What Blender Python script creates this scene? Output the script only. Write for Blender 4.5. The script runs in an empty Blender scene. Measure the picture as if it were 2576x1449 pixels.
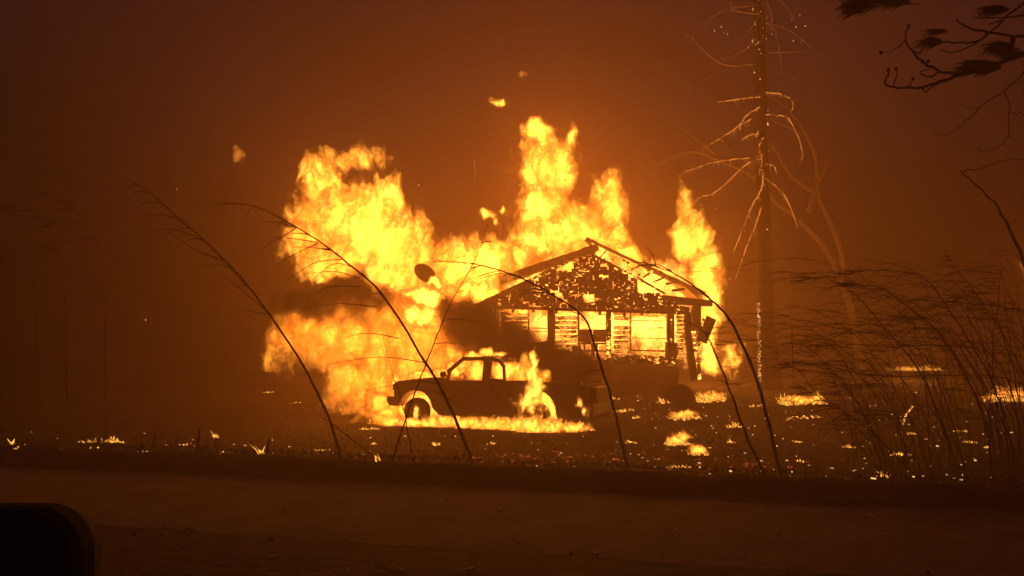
import bpy, math, random, bmesh
from mathutils import Vector, Matrix, noise as mnoise

S = bpy.context.scene
COL = S.collection
R = math.radians
rnd = random.Random(11)

# ------------------------------------------------------------------ camera
FPX, CX, CY, EYE, PIT = 1946.0, 1288.0, 724.5, 1.55, R(5.3)
cam = bpy.data.objects.new('camera', bpy.data.cameras.new('camera'))
COL.objects.link(cam); S.camera = cam
cam.location = (0, 0, EYE)
cam.rotation_euler = (R(90) + PIT, 0, 0)
cam.data.sensor_width = 36
cam.data.lens = 36 * FPX / (2 * CX)
cam.data.clip_start = 0.05
cam.data.clip_end = 1000

# ------------------------------------------------------------------ world, exposure
W = bpy.data.worlds.new('World'); S.world = W; W.use_nodes = True
wn = W.node_tree
sky = wn.nodes.new('ShaderNodeTexSky'); sky.sky_type = 'NISHITA'; sky.sun_disc = False
sky.sun_elevation = R(-2.0); sky.sun_rotation = R(200)
bg = wn.nodes['Background']; bg.inputs[1].default_value = 0.065
tint = wn.nodes.new('ShaderNodeMix'); tint.data_type = 'RGBA'; tint.blend_type = 'MULTIPLY'; tint.inputs[0].default_value = 1.0
tint.inputs[7].default_value = (1.0, .42, .95, 1)      # the night sky through smoke
wn.links.new(sky.outputs[0], tint.inputs[6]); wn.links.new(tint.outputs[2], bg.inputs[0])
S.view_settings.view_transform = 'Standard'
S.view_settings.look = 'None'
S.view_settings.exposure = 0.0
S.view_settings.gamma = 1.0
S.view_settings.use_curve_mapping = False
S.render.engine = 'CYCLES'
S.cycles.use_denoising = True
S.cycles.use_adaptive_sampling = True
S.cycles.adaptive_threshold = 0.025
S.cycles.max_bounces = 6
S.cycles.diffuse_bounces = 2
S.cycles.volume_bounces = 0
S.cycles.volume_step_rate = 1.4
S.cycles.transparent_max_bounces = 48
S.cycles.sample_clamp_indirect = 2.0
S.cycles.sample_clamp_direct = 0.0

def ray(px, py):
    x = (px - CX) / FPX; y = -(py - CY) / FPX
    return Vector((x, math.cos(PIT) - y * math.sin(PIT), math.sin(PIT) + y * math.cos(PIT)))

def P(px, py, Y):
    d = ray(px, py)
    return Vector((0, 0, EYE)) + d * (Y / d.y)

# fires light the place: lamps stand inside the flames
def lamp(px, py, Y, power, col=(1, 0.31, 0.03), rad=1.0):
    l = bpy.data.lights.new('fire_light', 'POINT'); l.energy = power; l.color = col; l.shadow_soft_size = rad
    o = bpy.data.objects.new('fire_light', l); COL.objects.link(o); o.location = P(px, py, Y)
    return o
LAMP = 0.66
for px, py, Y, pw in [(860, 560, 24.6, 1000), (800, 480, 24.6, 500), (985, 640, 24.4, 900), (1380, 400, 27.5, 1400), (1360, 500, 27.5, 1300), (1430, 570, 27.5, 1500), (1530, 540, 27.8, 1100),
                      (1750, 600, 27.6, 850), (1765, 690, 27.6, 850), (1180, 690, 25.2, 1100), (880, 850, 21.8, 450), (1010, 920, 21.6, 500),
                      (1560, 820, 27.4, 1300), (1350, 830, 27.2, 1100), (1500, 700, 27.2, 900), (1680, 720, 27.2, 900), (1790, 860, 27.2, 900),
                      (2300, 915, 28, 260), (2640, 690, 32, 1000), (2540, 985, 21, 120), (2000, 985, 22, 120)]:
    lamp(px, py, Y, pw * LAMP)

# ------------------------------------------------------------------ helpers
class NT:
    def __init__(s, nt): s.nt = nt
    def n(s, t, **k):
        n = s.nt.nodes.new(t)
        for a, b in k.items(): setattr(n, a, b)
        return n
    def l(s, a, b): s.nt.links.new(a, b)
    def put(s, v, sock):
        if hasattr(v, 'links'): s.l(v, sock)
        else: sock.default_value = v
    def m(s, op, a, b=0.0, c=0.0, clamp=False):
        n = s.n('ShaderNodeMath', operation=op); n.use_clamp = clamp
        s.put(a, n.inputs[0]); s.put(b, n.inputs[1]); s.put(c, n.inputs[2])
        return n.outputs[0]
    def v(s, op, a, b=(0, 0, 0), sc=1.0):
        n = s.n('ShaderNodeVectorMath', operation=op)
        s.put(a, n.inputs[0]); s.put(b, n.inputs[1])
        if op == 'SCALE': s.put(sc, n.inputs['Scale'])
        return n.outputs['Value'] if op in ('LENGTH', 'DOT_PRODUCT', 'DISTANCE') else n.outputs['Vector']
    def noise(s, vec, scale, detail, rough=0.55):
        n = s.n('ShaderNodeTexNoise'); s.put(vec, n.inputs['Vector'])
        n.inputs['Scale'].default_value = scale; n.inputs['Detail'].default_value = detail
        n.inputs['Roughness'].default_value = rough
        return n
    def ramp(s, fac, stops):
        n = s.n('ShaderNodeValToRGB'); s.put(fac, n.inputs[0])
        e = n.color_ramp.elements
        while len(e) < len(stops): e.new(0.5)
        for i, (p, c) in enumerate(stops):
            e[i].position = p; e[i].color = c if len(c) == 4 else (*c, 1)
        return n.outputs[0]

def mat(name, c1, c2=None, scale=6.0, rough=0.85, bump=0.3, ember=0.0, ember_scale=5.0, ember_at=0.62, metal=0.0, spec=0.3,
        ember_col=(1, .36, .05)):
    m = bpy.data.materials.new(name); m.use_nodes = True
    nt = m.node_tree; N = NT(nt)
    b = nt.nodes['Principled BSDF']
    b.inputs['Roughness'].default_value = rough; b.inputs['Metallic'].default_value = metal
    b.inputs['Specular IOR Level'].default_value = spec
    tc = N.n('ShaderNodeTexCoord').outputs['Object']
    n1 = N.noise(tc, scale, 6, .6)
    c2 = c2 or tuple(x * .5 for x in c1)
    N.l(N.ramp(n1.outputs[0], [(.35, c1), (.65, c2)]), b.inputs['Base Color'])
    if bump:
        bp = N.n('ShaderNodeBump'); bp.inputs['Strength'].default_value = bump; bp.inputs['Distance'].default_value = .03
        N.l(N.noise(tc, scale * 4, 4).outputs[0], bp.inputs['Height']); N.l(bp.outputs[0], b.inputs['Normal'])
    if ember:
        st = N.v('MULTIPLY', tc, (1, 1, 2.6))
        e1 = N.noise(st, ember_scale, 5, .65).outputs[0]
        e2 = N.noise(tc, ember_scale * .28, 2).outputs[0]
        f = N.m('ADD', e1, N.m('MULTIPLY', N.m('SUBTRACT', e2, .5), .55))
        f = N.m('MULTIPLY', N.m('SUBTRACT', f, ember_at), 9.0, clamp=True)
        b.inputs['Emission Color'].default_value = (*ember_col, 1)
        N.l(N.m('MULTIPLY', f, ember), b.inputs['Emission Strength'])
        m.cycles.emission_sampling = 'NONE'
    return m

def emat(name, col, lo, hi, scale=9.0, sampling='NONE'):
    m = bpy.data.materials.new(name); m.use_nodes = True; nt = m.node_tree; nt.nodes.clear(); N = NT(nt)
    out = N.n('ShaderNodeOutputMaterial'); e = N.n('ShaderNodeEmission'); e.inputs[0].default_value = (*col, 1)
    g = N.n('ShaderNodeNewGeometry').outputs['Position']
    f = N.noise(g, scale, 3, .6).outputs[0]
    f = N.m('MULTIPLY', N.m('SUBTRACT', f, .3), 2.5, clamp=True)
    N.l(N.m('ADD', N.m('MULTIPLY', N.m('POWER', f, 2.0), hi - lo), lo), e.inputs[1]); N.l(e.outputs[0], out.inputs['Surface'])
    m.cycles.emission_sampling = sampling
    return m

class MB:
    def __init__(s): s.v = []; s.f = []
    def add(s, vs, fs):
        o = len(s.v); s.v += [tuple(v) for v in vs]; s.f += [tuple(i + o for i in f) for f in fs]; return s
    def box(s, c, d, rot=None):
        c = Vector(c); vs = []
        for x in (-.5, .5):
            for y in (-.5, .5):
                for z in (-.5, .5):
                    q = Vector((x * d[0], y * d[1], z * d[2]))
                    vs.append(c + (rot @ q if rot else q))
        return s.add(vs, [(0, 1, 3, 2), (4, 6, 7, 5), (0, 4, 5, 1), (2, 3, 7, 6), (0, 2, 6, 4), (1, 5, 7, 3)])
    def beam(s, a, b, th, dp, jag=0.0, step=.22):
        """a board from a to b in house or truck space: th across in the x-z plane, dp deep along y; jag chars its edges"""
        a = Vector(a); b = Vector(b); t = b - a; L = max(t.length, 1e-4); t /= L
        n = Vector((-t.z, 0, t.x)); n = n.normalized() if n.length > 1e-6 else Vector((1, 0, 0))
        k = max(1, int(L / step)) if jag else 1
        vs = []; fs = []
        for i in range(k + 1):
            c = a + t * (L * i / k)
            u = th / 2 * (1 - jag * rnd.random()); w = th / 2 * (1 - jag * rnd.random())
            vs += [c + n * u + Vector((0, -dp / 2, 0)), c - n * w + Vector((0, -dp / 2, 0)), c - n * w + Vector((0, dp / 2, 0)), c + n * u + Vector((0, dp / 2, 0))]
        for i in range(k):
            o = 4 * i
            for j in range(4): fs.append((o + j, o + (j + 1) % 4, o + 4 + (j + 1) % 4, o + 4 + j))
        fs += [(3, 2, 1, 0), (4 * k, 4 * k + 1, 4 * k + 2, 4 * k + 3)]
        return s.add(vs, fs)
    def tube(s, pts, r0, r1=None, n=6, power=1.0):
        pts = [Vector(p) for p in pts]; r1 = r0 if r1 is None else r1
        vs = []; fs = []; up = Vector((.13, .31, .94)); m = len(pts)
        for i, p in enumerate(pts):
            t = (pts[min(i + 1, m - 1)] - pts[max(i - 1, 0)])
            t = t.normalized() if t.length > 1e-9 else Vector((0, 0, 1))
            a = t.cross(up)
            if a.length < .1: a = t.cross(Vector((1, 0, 0)))
            a.normalize(); b = t.cross(a)
            r = r0 + (r1 - r0) * (i / max(1, m - 1)) ** power
            for k in range(n):
                g = 2 * math.pi * k / n
                vs.append(p + a * (math.cos(g) * r) + b * (math.sin(g) * r))
        for i in range(m - 1):
            for k in range(n): fs.append((i * n + k, i * n + (k + 1) % n, i * n + n + (k + 1) % n, i * n + n + k))
        fs.append(tuple(range(n - 1, -1, -1))); fs.append(tuple((m - 1) * n + k for k in range(n)))
        return s.add(vs, fs)
    def prism(s, poly, y0, y1):
        """extrude an outline of (x, z) points along y"""
        n = len(poly)
        vs = [(x, y0, z) for x, z in poly] + [(x, y1, z) for x, z in poly]
        fs = [tuple(range(n)), tuple(range(2 * n - 1, n - 1, -1))] + [(i, n + i, n + (i + 1) % n, (i + 1) % n) for i in range(n)]
        return s.add(vs, fs)
    def ring(s, c, prof, n=32):
        """turn a profile of (radius, y) about the y axis through c"""
        vs = []; fs = []; k = len(prof)
        for i in range(n):
            a = 2 * math.pi * i / n
            for r, y in prof: vs.append((c[0] + r * math.cos(a), c[1] + y, c[2] + r * math.sin(a)))
        for i in range(n):
            for j in range(k): fs.append((i * k + j, i * k + (j + 1) % k, ((i + 1) % n) * k + (j + 1) % k, ((i + 1) % n) * k + j))
        return s.add(vs, fs)
    def blob(s, c, r, seed=0, rough=.35, n=2):
        bm = bmesh.new(); bmesh.ops.create_icosphere(bm, subdivisions=n, radius=1)
        vs = []
        for v in bm.verts:
            k = 1 + rough * mnoise.noise(v.co * 1.7 + Vector((seed * 3.3, seed, 0))) + rough * .5 * mnoise.noise(v.co * 4 + Vector((seed, 0, 5)))
            vs.append(Vector(c) + Vector((v.co.x * r[0], v.co.y * r[1], v.co.z * r[2])) * k)
        fs = [tuple(v.index for v in f.verts) for f in bm.faces]; bm.free()
        return s.add(vs, fs)
    def build(s, name, m, parent=None, smooth=False, bevel=0.0):
        me = bpy.data.meshes.new(name); me.from_pydata(s.v, [], s.f); me.materials.append(m)
        bm = bmesh.new(); bm.from_mesh(me); bmesh.ops.recalc_face_normals(bm, faces=bm.faces)
        if bevel: bmesh.ops.bevel(bm, geom=[e for e in bm.edges if len(e.link_faces) == 2 and e.calc_face_angle() > .6], offset=bevel, segments=2, affect='EDGES')
        bm.to_mesh(me); bm.free()
        if smooth: me.polygons.foreach_set('use_smooth', [True] * len(me.polygons))
        o = bpy.data.objects.new(name, me); COL.objects.link(o)
        if parent: o.parent = parent
        return o

def tag(o, label, cat, group=None):
    o['label'] = label; o['category'] = cat
    if group: o['group'] = group
    return o
def kind(o, k): o['kind'] = k; return o
def empty(name, loc, rz=0.0):
    o = bpy.data.objects.new(name, None); COL.objects.link(o); o.location = loc; o.rotation_euler = (0, 0, rz); return o
def curve(pts, per=6):
    """smooth run through the given points"""
    pts = [Vector(p) for p in pts]; out = []
    for i in range(len(pts) - 1):
        p0 = pts[max(i - 1, 0)]; p1 = pts[i]; p2 = pts[i + 1]; p3 = pts[min(i + 2, len(pts) - 1)]
        for k in range(per):
            t = k / per
            out.append(.5 * ((2 * p1) + (p2 - p0) * t + (2 * p0 - 5 * p1 + 4 * p2 - p3) * t * t + (3 * p1 - p0 - 3 * p2 + p3) * t ** 3))
    out.append(pts[-1]); return out

# ------------------------------------------------------------------ materials
M_DIRT = mat('burnt_soil', (.045, .034, .026), (.018, .013, .011), 1.5, .95, .6)
M_SHOULDER = mat('pale_gravel_concrete', (.20, .16, .18), (.12, .095, .11), 1.6, .95, .8)
M_ROAD = mat('asphalt', (.030, .025, .032), (.016, .013, .018), 2.2, .9, .7)
M_BERM = mat('dark_turf_bank', (.025, .02, .016), (.01, .008, .007), 4, .95, .7)
M_CHAR = mat('charred_wood', (.03, .022, .018), (.012, .01, .009), 5, .95, .5)
M_CHAR_E = mat('charred_wood_with_embers', (.03, .022, .018), (.012, .01, .009), 5, .95, .5, ember=7, ember_scale=6, ember_at=.57)
M_SIDING_E = mat('burning_siding', (.10, .07, .05), (.04, .03, .022), 5, .9, .4, ember=2.4, ember_scale=10, ember_at=.47)
M_SHINGLE = mat('burning_shingle', (.05, .036, .028), (.02, .015, .012), 7, .95, .5, ember=9, ember_scale=7, ember_at=.615)
M_KNEE = mat('painted_porch_boards', (.22, .16, .12), (.15, .11, .085), 2, .9, .2)
M_PAINT = mat('dark_truck_paint', (.022, .018, .018), (.03, .022, .02), 2, .42, 0.0, spec=.5)
M_RUBBER = mat('tyre_rubber', (.02, .018, .018), None, 9, .9, .3)
M_RIM = mat('sooty_rim_metal', (.18, .16, .15), (.07, .06, .055), 8, .5, .1, metal=.7)
M_CHROME = mat('dulled_bumper_metal', (.22, .2, .19), (.1, .09, .085), 5, .35, 0.0, metal=.8)
M_DARKPL = mat('black_plastic', (.012, .011, .016), None, 30, .8, .05, spec=.15)
M_SEAT = mat('burnt_seat_cloth', (.03, .025, .022), None, 20, .95, .3)
M_BARK = mat('scorched_bark', (.028, .02, .017), (.012, .009, .008), 7, .95, .9)
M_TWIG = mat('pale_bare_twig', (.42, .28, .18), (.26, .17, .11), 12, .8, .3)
M_TWIG_E = mat('ember_and_firelight_twig', (.42, .28, .18), (.26, .17, .11), 12, .8, .3, ember=1.1, ember_scale=5, ember_at=.42, ember_col=(1, .30, .05))  # emission serves as ember glow and as painted firelight on the branches
M_TWIG_D = mat('faint_firelight_twig', (.42, .28, .18), (.26, .17, .11), 12, .8, .3, ember=.28, ember_scale=5, ember_at=.44, ember_col=(1, .27, .06))  # weak emission painted in for firelight on the upper twigs
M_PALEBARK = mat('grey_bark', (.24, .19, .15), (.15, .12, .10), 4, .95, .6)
M_REED = mat('dry_reed', (.075, .05, .035), (.04, .027, .02), 14, .85, .2)
M_PINE = mat('dark_needles', (.05, .045, .04), (.025, .022, .022), 9, .8, .2)
M_MIRROR = mat('mirror_glass', (.05, .05, .09), (.04, .04, .08), 2, .25, 0.0, metal=.6)
M_GLINT = mat('painted_glint', (.75, .75, .78), (.6, .6, .62), 4, .8, .1)  # pale colour imitating wet reflections on the road
M_LICK = emat('small_flame', (1, .40, .05), .45, 4.5, 14)
M_EMBER = emat('red_ember', (1, .17, .035), .05, .6, 16)
M_SPARK = emat('spark', (1, .50, .14), .6, 3.2, 6)

# ------------------------------------------------------------------ ground
A0, A1 = Vector((-7.75, 11.7)), Vector((2.5, 8.9))          # foot of the bank along the road
BT = (A1 - A0).normalized(); BN = Vector((-BT.y, BT.x))
if BN.y < 0: BN = -BN
def ss(a, b, x):
    t = min(1, max(0, (x - a) / (b - a))); return t * t * (3 - 2 * t)
def bank_t(x, y): return (Vector((x, y)) - A0).dot(BN)
def gz(x, y):
    t = bank_t(x, y)
    if t < -.2: return -.03
    s = (Vector((x, y)) - A0).dot(BT)
    top = .235 - .006 * s + .035 * mnoise.noise(Vector((s * 1.3, 0, 0))) + .02 * mnoise.noise(Vector((s * 4.1, 3, 0)))
    z = -.03 + (top + .03) * ss(-.15, .35, t) - (top + .09) * ss(.5, 3.2, t)
    z += .62 * ss(9, 15, t) + .35 * ss(15, 24, t) + .5 * ss(24, 60, t)
    z += .05 * ss(1, 3, t) * mnoise.noise(Vector((x * .6, y * .6, 0))) + .025 * ss(.3, 2, t) * mnoise.noise(Vector((x * 2.3, y * 2.3, 4)))
    return z
def G(px, py):
    """where the line of sight through a pixel meets the yard"""
    d = ray(px, py); y = 6.0
    while y < 70:
        q = Vector((0, 0, EYE)) + d * (y / d.y)
        if bank_t(q.x, q.y) > .3 and q.z <= gz(q.x, q.y): return Vector((q.x, q.y, gz(q.x, q.y)))
        y += .04
    return P(px, py, 30)

def sheet(name, xs, ys, zf, m):
    vs = [(x, y, zf(x, y)) for y in ys for x in xs]; nx = len(xs)
    fs = [(j * nx + i, j * nx + i + 1, (j + 1) * nx + i + 1, (j + 1) * nx + i) for j in range(len(ys) - 1) for i in range(nx - 1)]
    b = MB(); b.add(vs, fs); return kind(b.build(name, m, smooth=True), 'structure')
def steps(a, b, s): n = max(1, int(round((b - a) / s))); return [a + (b - a) * i / n for i in range(n + 1)]
sheet('ground', [-70, -50, -38] + steps(-30, 30, .22) + [38, 50, 70], [-14, -8, 0, 3] + steps(5, 15, .11)[1:] + steps(15, 32, .3)[1:] + [36, 42, 50, 60, 75, 95, 108], gz, M_DIRT)
def strip(name, o0, o1, z, m, wob=0.0):
    n = 140; vs = []; fs = []
    for i in range(n + 1):
        s = -34 + 76 * i / n
        for o in (o0, o1):
            w = wob * (mnoise.noise(Vector((s * .8, o, 0))) + .5 * mnoise.noise(Vector((s * 3.1, o, 2)))) if o == o0 else wob * .3 * mnoise.noise(Vector((s * 2, o, 7)))
            q = A0 + BT * s + BN * (o + w); vs.append((q.x, q.y, z))
    for i in range(n): fs.append((2 * i, 2 * i + 1, 2 * i + 3, 2 * i + 2))
    return kind(MB().add(vs, fs).build(name, m), 'structure')
strip('road', -14, -2.5, -.003, M_ROAD)
strip('road_shoulder', -3.05, .02, -.001, M_SHOULDER, .12)
def bank():
    n = 260; vs = []; fs = []; prof = [(-.06, -.02), (.02, .07), (.10, .17), (.22, .235), (.42, .24), (.62, .17)]
    for i in range(n + 1):
        s = -30 + 60 * i / n
        for k, (o, h) in enumerate(prof):
            w = .05 * mnoise.noise(Vector((s * 2.2, k, 0))); hh = h * (1 - .012 * s) + (.05 * mnoise.noise(Vector((s * 1.7, 0, 9))) + .035 * mnoise.noise(Vector((s * 6, k * .4, 0)))) * (k > 0)
            q = A0 + BT * s + BN * (o + w); vs.append((q.x, q.y, hh))
    m = len(prof)
    for i in range(n):
        for k in range(m - 1): fs.append((i * m + k, i * m + k + 1, (i + 1) * m + k + 1, (i + 1) * m + k))
    return kind(MB().add(vs, fs).build('verge_bank', M_BERM, smooth=True), 'structure')
bank()

# ------------------------------------------------------------------ fire and smoke
def gas_field(N, blobs, seed, k, warp, amp, gain, sharp):
    pos = N.n('GeometryNodeInputPosition').outputs[0]
    p = N.v('ADD', pos, (seed * 7.3, seed * 3.1, seed * 5.7))
    st = N.v('MULTIPLY', p, (k, k, k * .62))
    w1 = N.noise(st, .55, 2); w2 = N.noise(st, 2.0, 3)
    d1 = N.v('SCALE', N.v('SUBTRACT', w1.outputs['Color'], (.5, .5, .5)), sc=1.5 * warp)
    d2 = N.v('SCALE', N.v('SUBTRACT', w2.outputs['Color'], (.5, .5, .5)), sc=.75 * warp)
    q = N.v('ADD', pos, N.v('SCALE', N.v('ADD', d1, d2), sc=1 / k))
    acc = None
    for c, r, wt in blobs:
        l = N.v('LENGTH', N.v('MULTIPLY', N.v('SUBTRACT', q, tuple(c)), (1 / r.x, 1 / r.y, 1 / r.z)))
        s_ = N.m('MULTIPLY', N.m('SUBTRACT', 1.0, l), wt)
        acc = s_ if acc is None else N.m('SMOOTH_MAX', acc, s_, .2)
    qq = N.v('ADD', N.v('ADD', st, N.v('SCALE', d1, sc=.6)), N.v('SCALE', d2, sc=1.3))
    f = N.noise(qq, 1.6, 8, .74).outputs[0]
    val = N.m('ADD', acc, N.m('MULTIPLY', N.m('SUBTRACT', f, .5), amp))
    return N.m('MULTIPLY', val, gain, clamp=True)

def gas(name, blobs, seed, m, vox=.042, k=1.25, warp=1.0, amp=3.0, gain=1.5, hull=None, world=False, hull_vox=.16, hull_at=.22, part='burning_gas'):
    """a body of burning gas or smoke: blobs are (px, py, rx, ry, distance, half depth, weight) in the photograph's frame, or points in the place"""
    bb = []; lo = Vector((1e9,) * 3); hi = -lo
    for b in blobs:
        if world: c, r, wt = Vector(b[0]), Vector(b[1]), (b[2] if len(b) > 2 else 1.0)
        else:
            px, py, rx, ry, Y, dp = b[:6]; wt = b[6] if len(b) > 6 else 1.0
            c = P(px, py, Y); r = Vector((rx * Y / FPX, dp, ry * Y / FPX))
        bb.append((c, r, wt))
        for i in range(3):
            e = r[i] * .4 + .95 * warp / k
            lo[i] = min(lo[i], c[i] - r[i] - e); hi[i] = max(hi[i], c[i] + r[i] + e)
    def tree(v, to_mesh):
        nt = bpy.data.node_groups.new(name, 'GeometryNodeTree')
        nt.interface.new_socket('Geometry', in_out='INPUT', socket_type='NodeSocketGeometry')
        nt.interface.new_socket('Geometry', in_out='OUTPUT', socket_type='NodeSocketGeometry')
        N = NT(nt); out = N.n('NodeGroupOutput'); vc = N.n('GeometryNodeVolumeCube')
        N.l(gas_field(N, bb, seed, k, warp, amp, gain, 1), vc.inputs['Density'])
        vc.inputs['Min'].default_value = lo; vc.inputs['Max'].default_value = hi
        for a, i in (('Resolution X', 0), ('Resolution Y', 1), ('Resolution Z', 2)): vc.inputs[a].default_value = max(8, int((hi[i] - lo[i]) / v))
        g = vc.outputs[0]
        if to_mesh:
            vm = N.n('GeometryNodeVolumeToMesh'); vm.inputs['Threshold'].default_value = hull_at
            N.l(g, vm.inputs[0]); g = vm.outputs[0]
        sm = N.n('GeometryNodeSetMaterial'); sm.inputs['Material'].default_value = hull if to_mesh else m
        N.l(g, sm.inputs[0]); N.l(sm.outputs[0], out.inputs[0]); return nt
    root = None
    if hull:
        tmp = bpy.data.objects.new('tmp', bpy.data.meshes.new('tmp')); COL.objects.link(tmp)
        md = tmp.modifiers.new('g', 'NODES'); md.node_group = tree(hull_vox, True)
        me = bpy.data.meshes.new_from_object(tmp.evaluated_get(bpy.context.evaluated_depsgraph_get()))
        bpy.data.objects.remove(tmp); me.name = name
        bm = bmesh.new(); bm.from_mesh(me); seen = set(); isl = []
        for v in bm.verts:
            if v in seen: continue
            st_ = [v]; seen.add(v); g_ = []
            while st_:
                w_ = st_.pop(); g_.append(w_)
                for e_ in w_.link_edges:
                    u_ = e_.other_vert(w_)
                    if u_ not in seen: seen.add(u_); st_.append(u_)
            isl.append(g_)
        mx_ = max(len(g_) for g_ in isl)
        bmesh.ops.delete(bm, geom=[v for g_ in isl if len(g_) < .4 * mx_ for v in g_], context='VERTS'); bm.to_mesh(me); bm.free()
        me.materials.clear(); me.materials.append(hull)
        me.polygons.foreach_set('use_smooth', [True] * len(me.polygons))
        root = bpy.data.objects.new(name, me); COL.objects.link(root)
    vol = bpy.data.volumes.new(part if root else name); o = bpy.data.objects.new(part if root else name, vol); COL.objects.link(o)
    vol.materials.append(m); o.modifiers.new('g', 'NODES').node_group = tree(vox, False)
    if root: o.parent = root
    return root or o

def fire_mat(name, col=(1, .38, .045), power=2.6, gain=14.0, soot=4.0, cool=.52):
    m = bpy.data.materials.new(name); m.use_nodes = True; nt = m.node_tree; nt.nodes.clear(); N = NT(nt)
    out = N.n('ShaderNodeOutputMaterial'); a = N.n('ShaderNodeAttribute', attribute_name='density').outputs['Fac']
    e = N.n('ShaderNodeEmission'); N.l(N.ramp(a, [(.12, (col[0], col[1] * cool, col[2] * .3)), (.75, col)]), e.inputs[0])
    N.l(N.m('MULTIPLY', N.m('POWER', a, power), gain), e.inputs[1])
    ab = N.n('ShaderNodeVolumeAbsorption'); ab.inputs[0].default_value = (.55, .3, .12, 1)
    N.l(N.m('MULTIPLY', a, soot), ab.inputs[1])
    ad = N.n('ShaderNodeAddShader'); N.l(e.outputs[0], ad.inputs[0]); N.l(ab.outputs[0], ad.inputs[1]); N.l(ad.outputs[0], out.inputs['Volume'])
    m.cycles.emission_sampling = 'NONE'
    return m
M_FIRE = fire_mat('house_flame_gas', col=(1, .55, .07), power=2.9, gain=84, soot=12)
M_FIRE2 = fire_mat('sooty_flame_gas', col=(1, .49, .05), power=2.7, gain=46, soot=13)
M_FIRE3 = fire_mat('white_hot_gas', col=(1, .50, .09), power=2.3, gain=40, soot=7)
M_FIRE4 = fire_mat('fuel_flame_gas', col=(1, .46, .06), power=2.8, gain=115, soot=20)
M_WISP = fire_mat('thin_flame_gas', col=(1, .28, .03), power=1.8, gain=5, soot=1.5, cool=.8)

def smoke_mat(name, dens, col):
    m = bpy.data.materials.new(name); m.use_nodes = True; nt = m.node_tree; nt.nodes.clear(); N = NT(nt)
    out = N.n('ShaderNodeOutputMaterial'); a = N.n('ShaderNodeAttribute', attribute_name='density').outputs['Fac']
    pv = N.n('ShaderNodeVolumePrincipled'); pv.inputs['Color'].default_value = (*col, 1); pv.inputs['Density Attribute'].default_value = ''
    pv.inputs['Absorption Color'].default_value = (.02, .008, .004, 1)
    N.l(N.m('MULTIPLY', a, dens), pv.inputs['Density']); N.l(pv.outputs[0], out.inputs['Volume'])
    return m
M_SMOKE = smoke_mat('brown_smoke', 7.5, (.045, .035, .03))

def sheath_mat():
    """the licking outer skin of a flame: bright threads with clear gaps between"""
    m = bpy.data.materials.new('flame_sheath'); m.use_nodes = True; nt = m.node_tree; nt.nodes.clear(); N = NT(nt)
    out = N.n('ShaderNodeOutputMaterial'); g = N.n('ShaderNodeNewGeometry').outputs['Position']
    w = N.noise(g, 2.5, 3); q = N.v('ADD', g, N.v('SCALE', N.v('SUBTRACT', w.outputs['Color'], (.5, .5, .5)), sc=.7))
    f = N.noise(q, 5.5, 4, .6).outputs[0]
    r = N.m('SUBTRACT', 1.0, N.m('MULTIPLY', N.m('ABSOLUTE', N.m('SUBTRACT', f, .5)), 14.0), clamp=True)
    e = N.n('ShaderNodeEmission'); e.inputs[0].default_value = (1, .36, .05, 1); e.inputs[1].default_value = 1.0
    t = N.n('ShaderNodeBsdfTransparent'); mx = N.n('ShaderNodeMixShader')
    N.l(N.m('MULTIPLY', r, .30), mx.inputs[0]); N.l(t.outputs[0], mx.inputs[1]); N.l(e.outputs[0], mx.inputs[2]); N.l(mx.outputs[0], out.inputs['Surface'])
    m.cycles.emission_sampling = 'NONE'
    return m
M_SHEATH = sheath_mat()

def flame(label, blobs, seed, m=M_FIRE, cat='flames', group='flames of the house fire', **k):
    o = gas('flame', blobs, seed, m, hull=M_SHEATH, **k)
    return tag(o, label, cat, group)

flame('broad bank of yellow flame rising at the left, above the pickup front',
      [(870, 575, 165, 120, 24, 1.3, 1.1), (800, 460, 60, 95, 24, .8, .8), (965, 520, 60, 85, 24, .9), (990, 620, 115, 105, 24, 1.2, 1.1), (850, 655, 115, 55, 24, 1),
       (1010, 710, 100, 70, 24, 1), (755, 545, 50, 70, 24, .7, .7), (880, 400, 90, 36, 24.3, .6, .5)], 1)
flame('low rounded flame bank behind the satellite dish',
      [(1155, 680, 120, 88, 25.2, 1.1, 1.1), (1235, 655, 85, 60, 25.5, .9), (1110, 745, 110, 60, 24.8, 1), (1200, 745, 70, 45, 25, .8), (1050, 760, 90, 60, 24, .9)], 5)
flame('tall forked flame towering over the roof ridge',
      [(1378, 420, 82, 105, 28, 1), (1365, 520, 82, 95, 28, 1.1), (1420, 580, 140, 82, 28, 1.2, 1.1), (1535, 510, 50, 75, 28, .9), (1345, 620, 65, 50, 28, 1), (1490, 605, 105, 50, 28, 1, 1.2), (1570, 650, 70, 42, 28, .9), (1650, 690, 60, 36, 28, .8), (1400, 670, 90, 40, 28, .9),
       (1350, 330, 32, 42, 28, .6), (1425, 345, 20, 50, 28, .5, .6), (1290, 660, 60, 40, 27, .8)], 2)
flame('narrow flame standing at the right eave beside the tall trunk',
      [(1740, 600, 56, 75, 27, .8), (1772, 670, 48, 80, 27, .8, 1.1), (1725, 520, 28, 50, 27, .5, .6), (1795, 735, 28, 50, 26.6, .6), (1790, 815, 30, 60, 26.2, .5), (1778, 900, 26, 65, 26, .45, .9),
       (1830, 900, 50, 50, 26.6, .5, .45)], 3)
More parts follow.
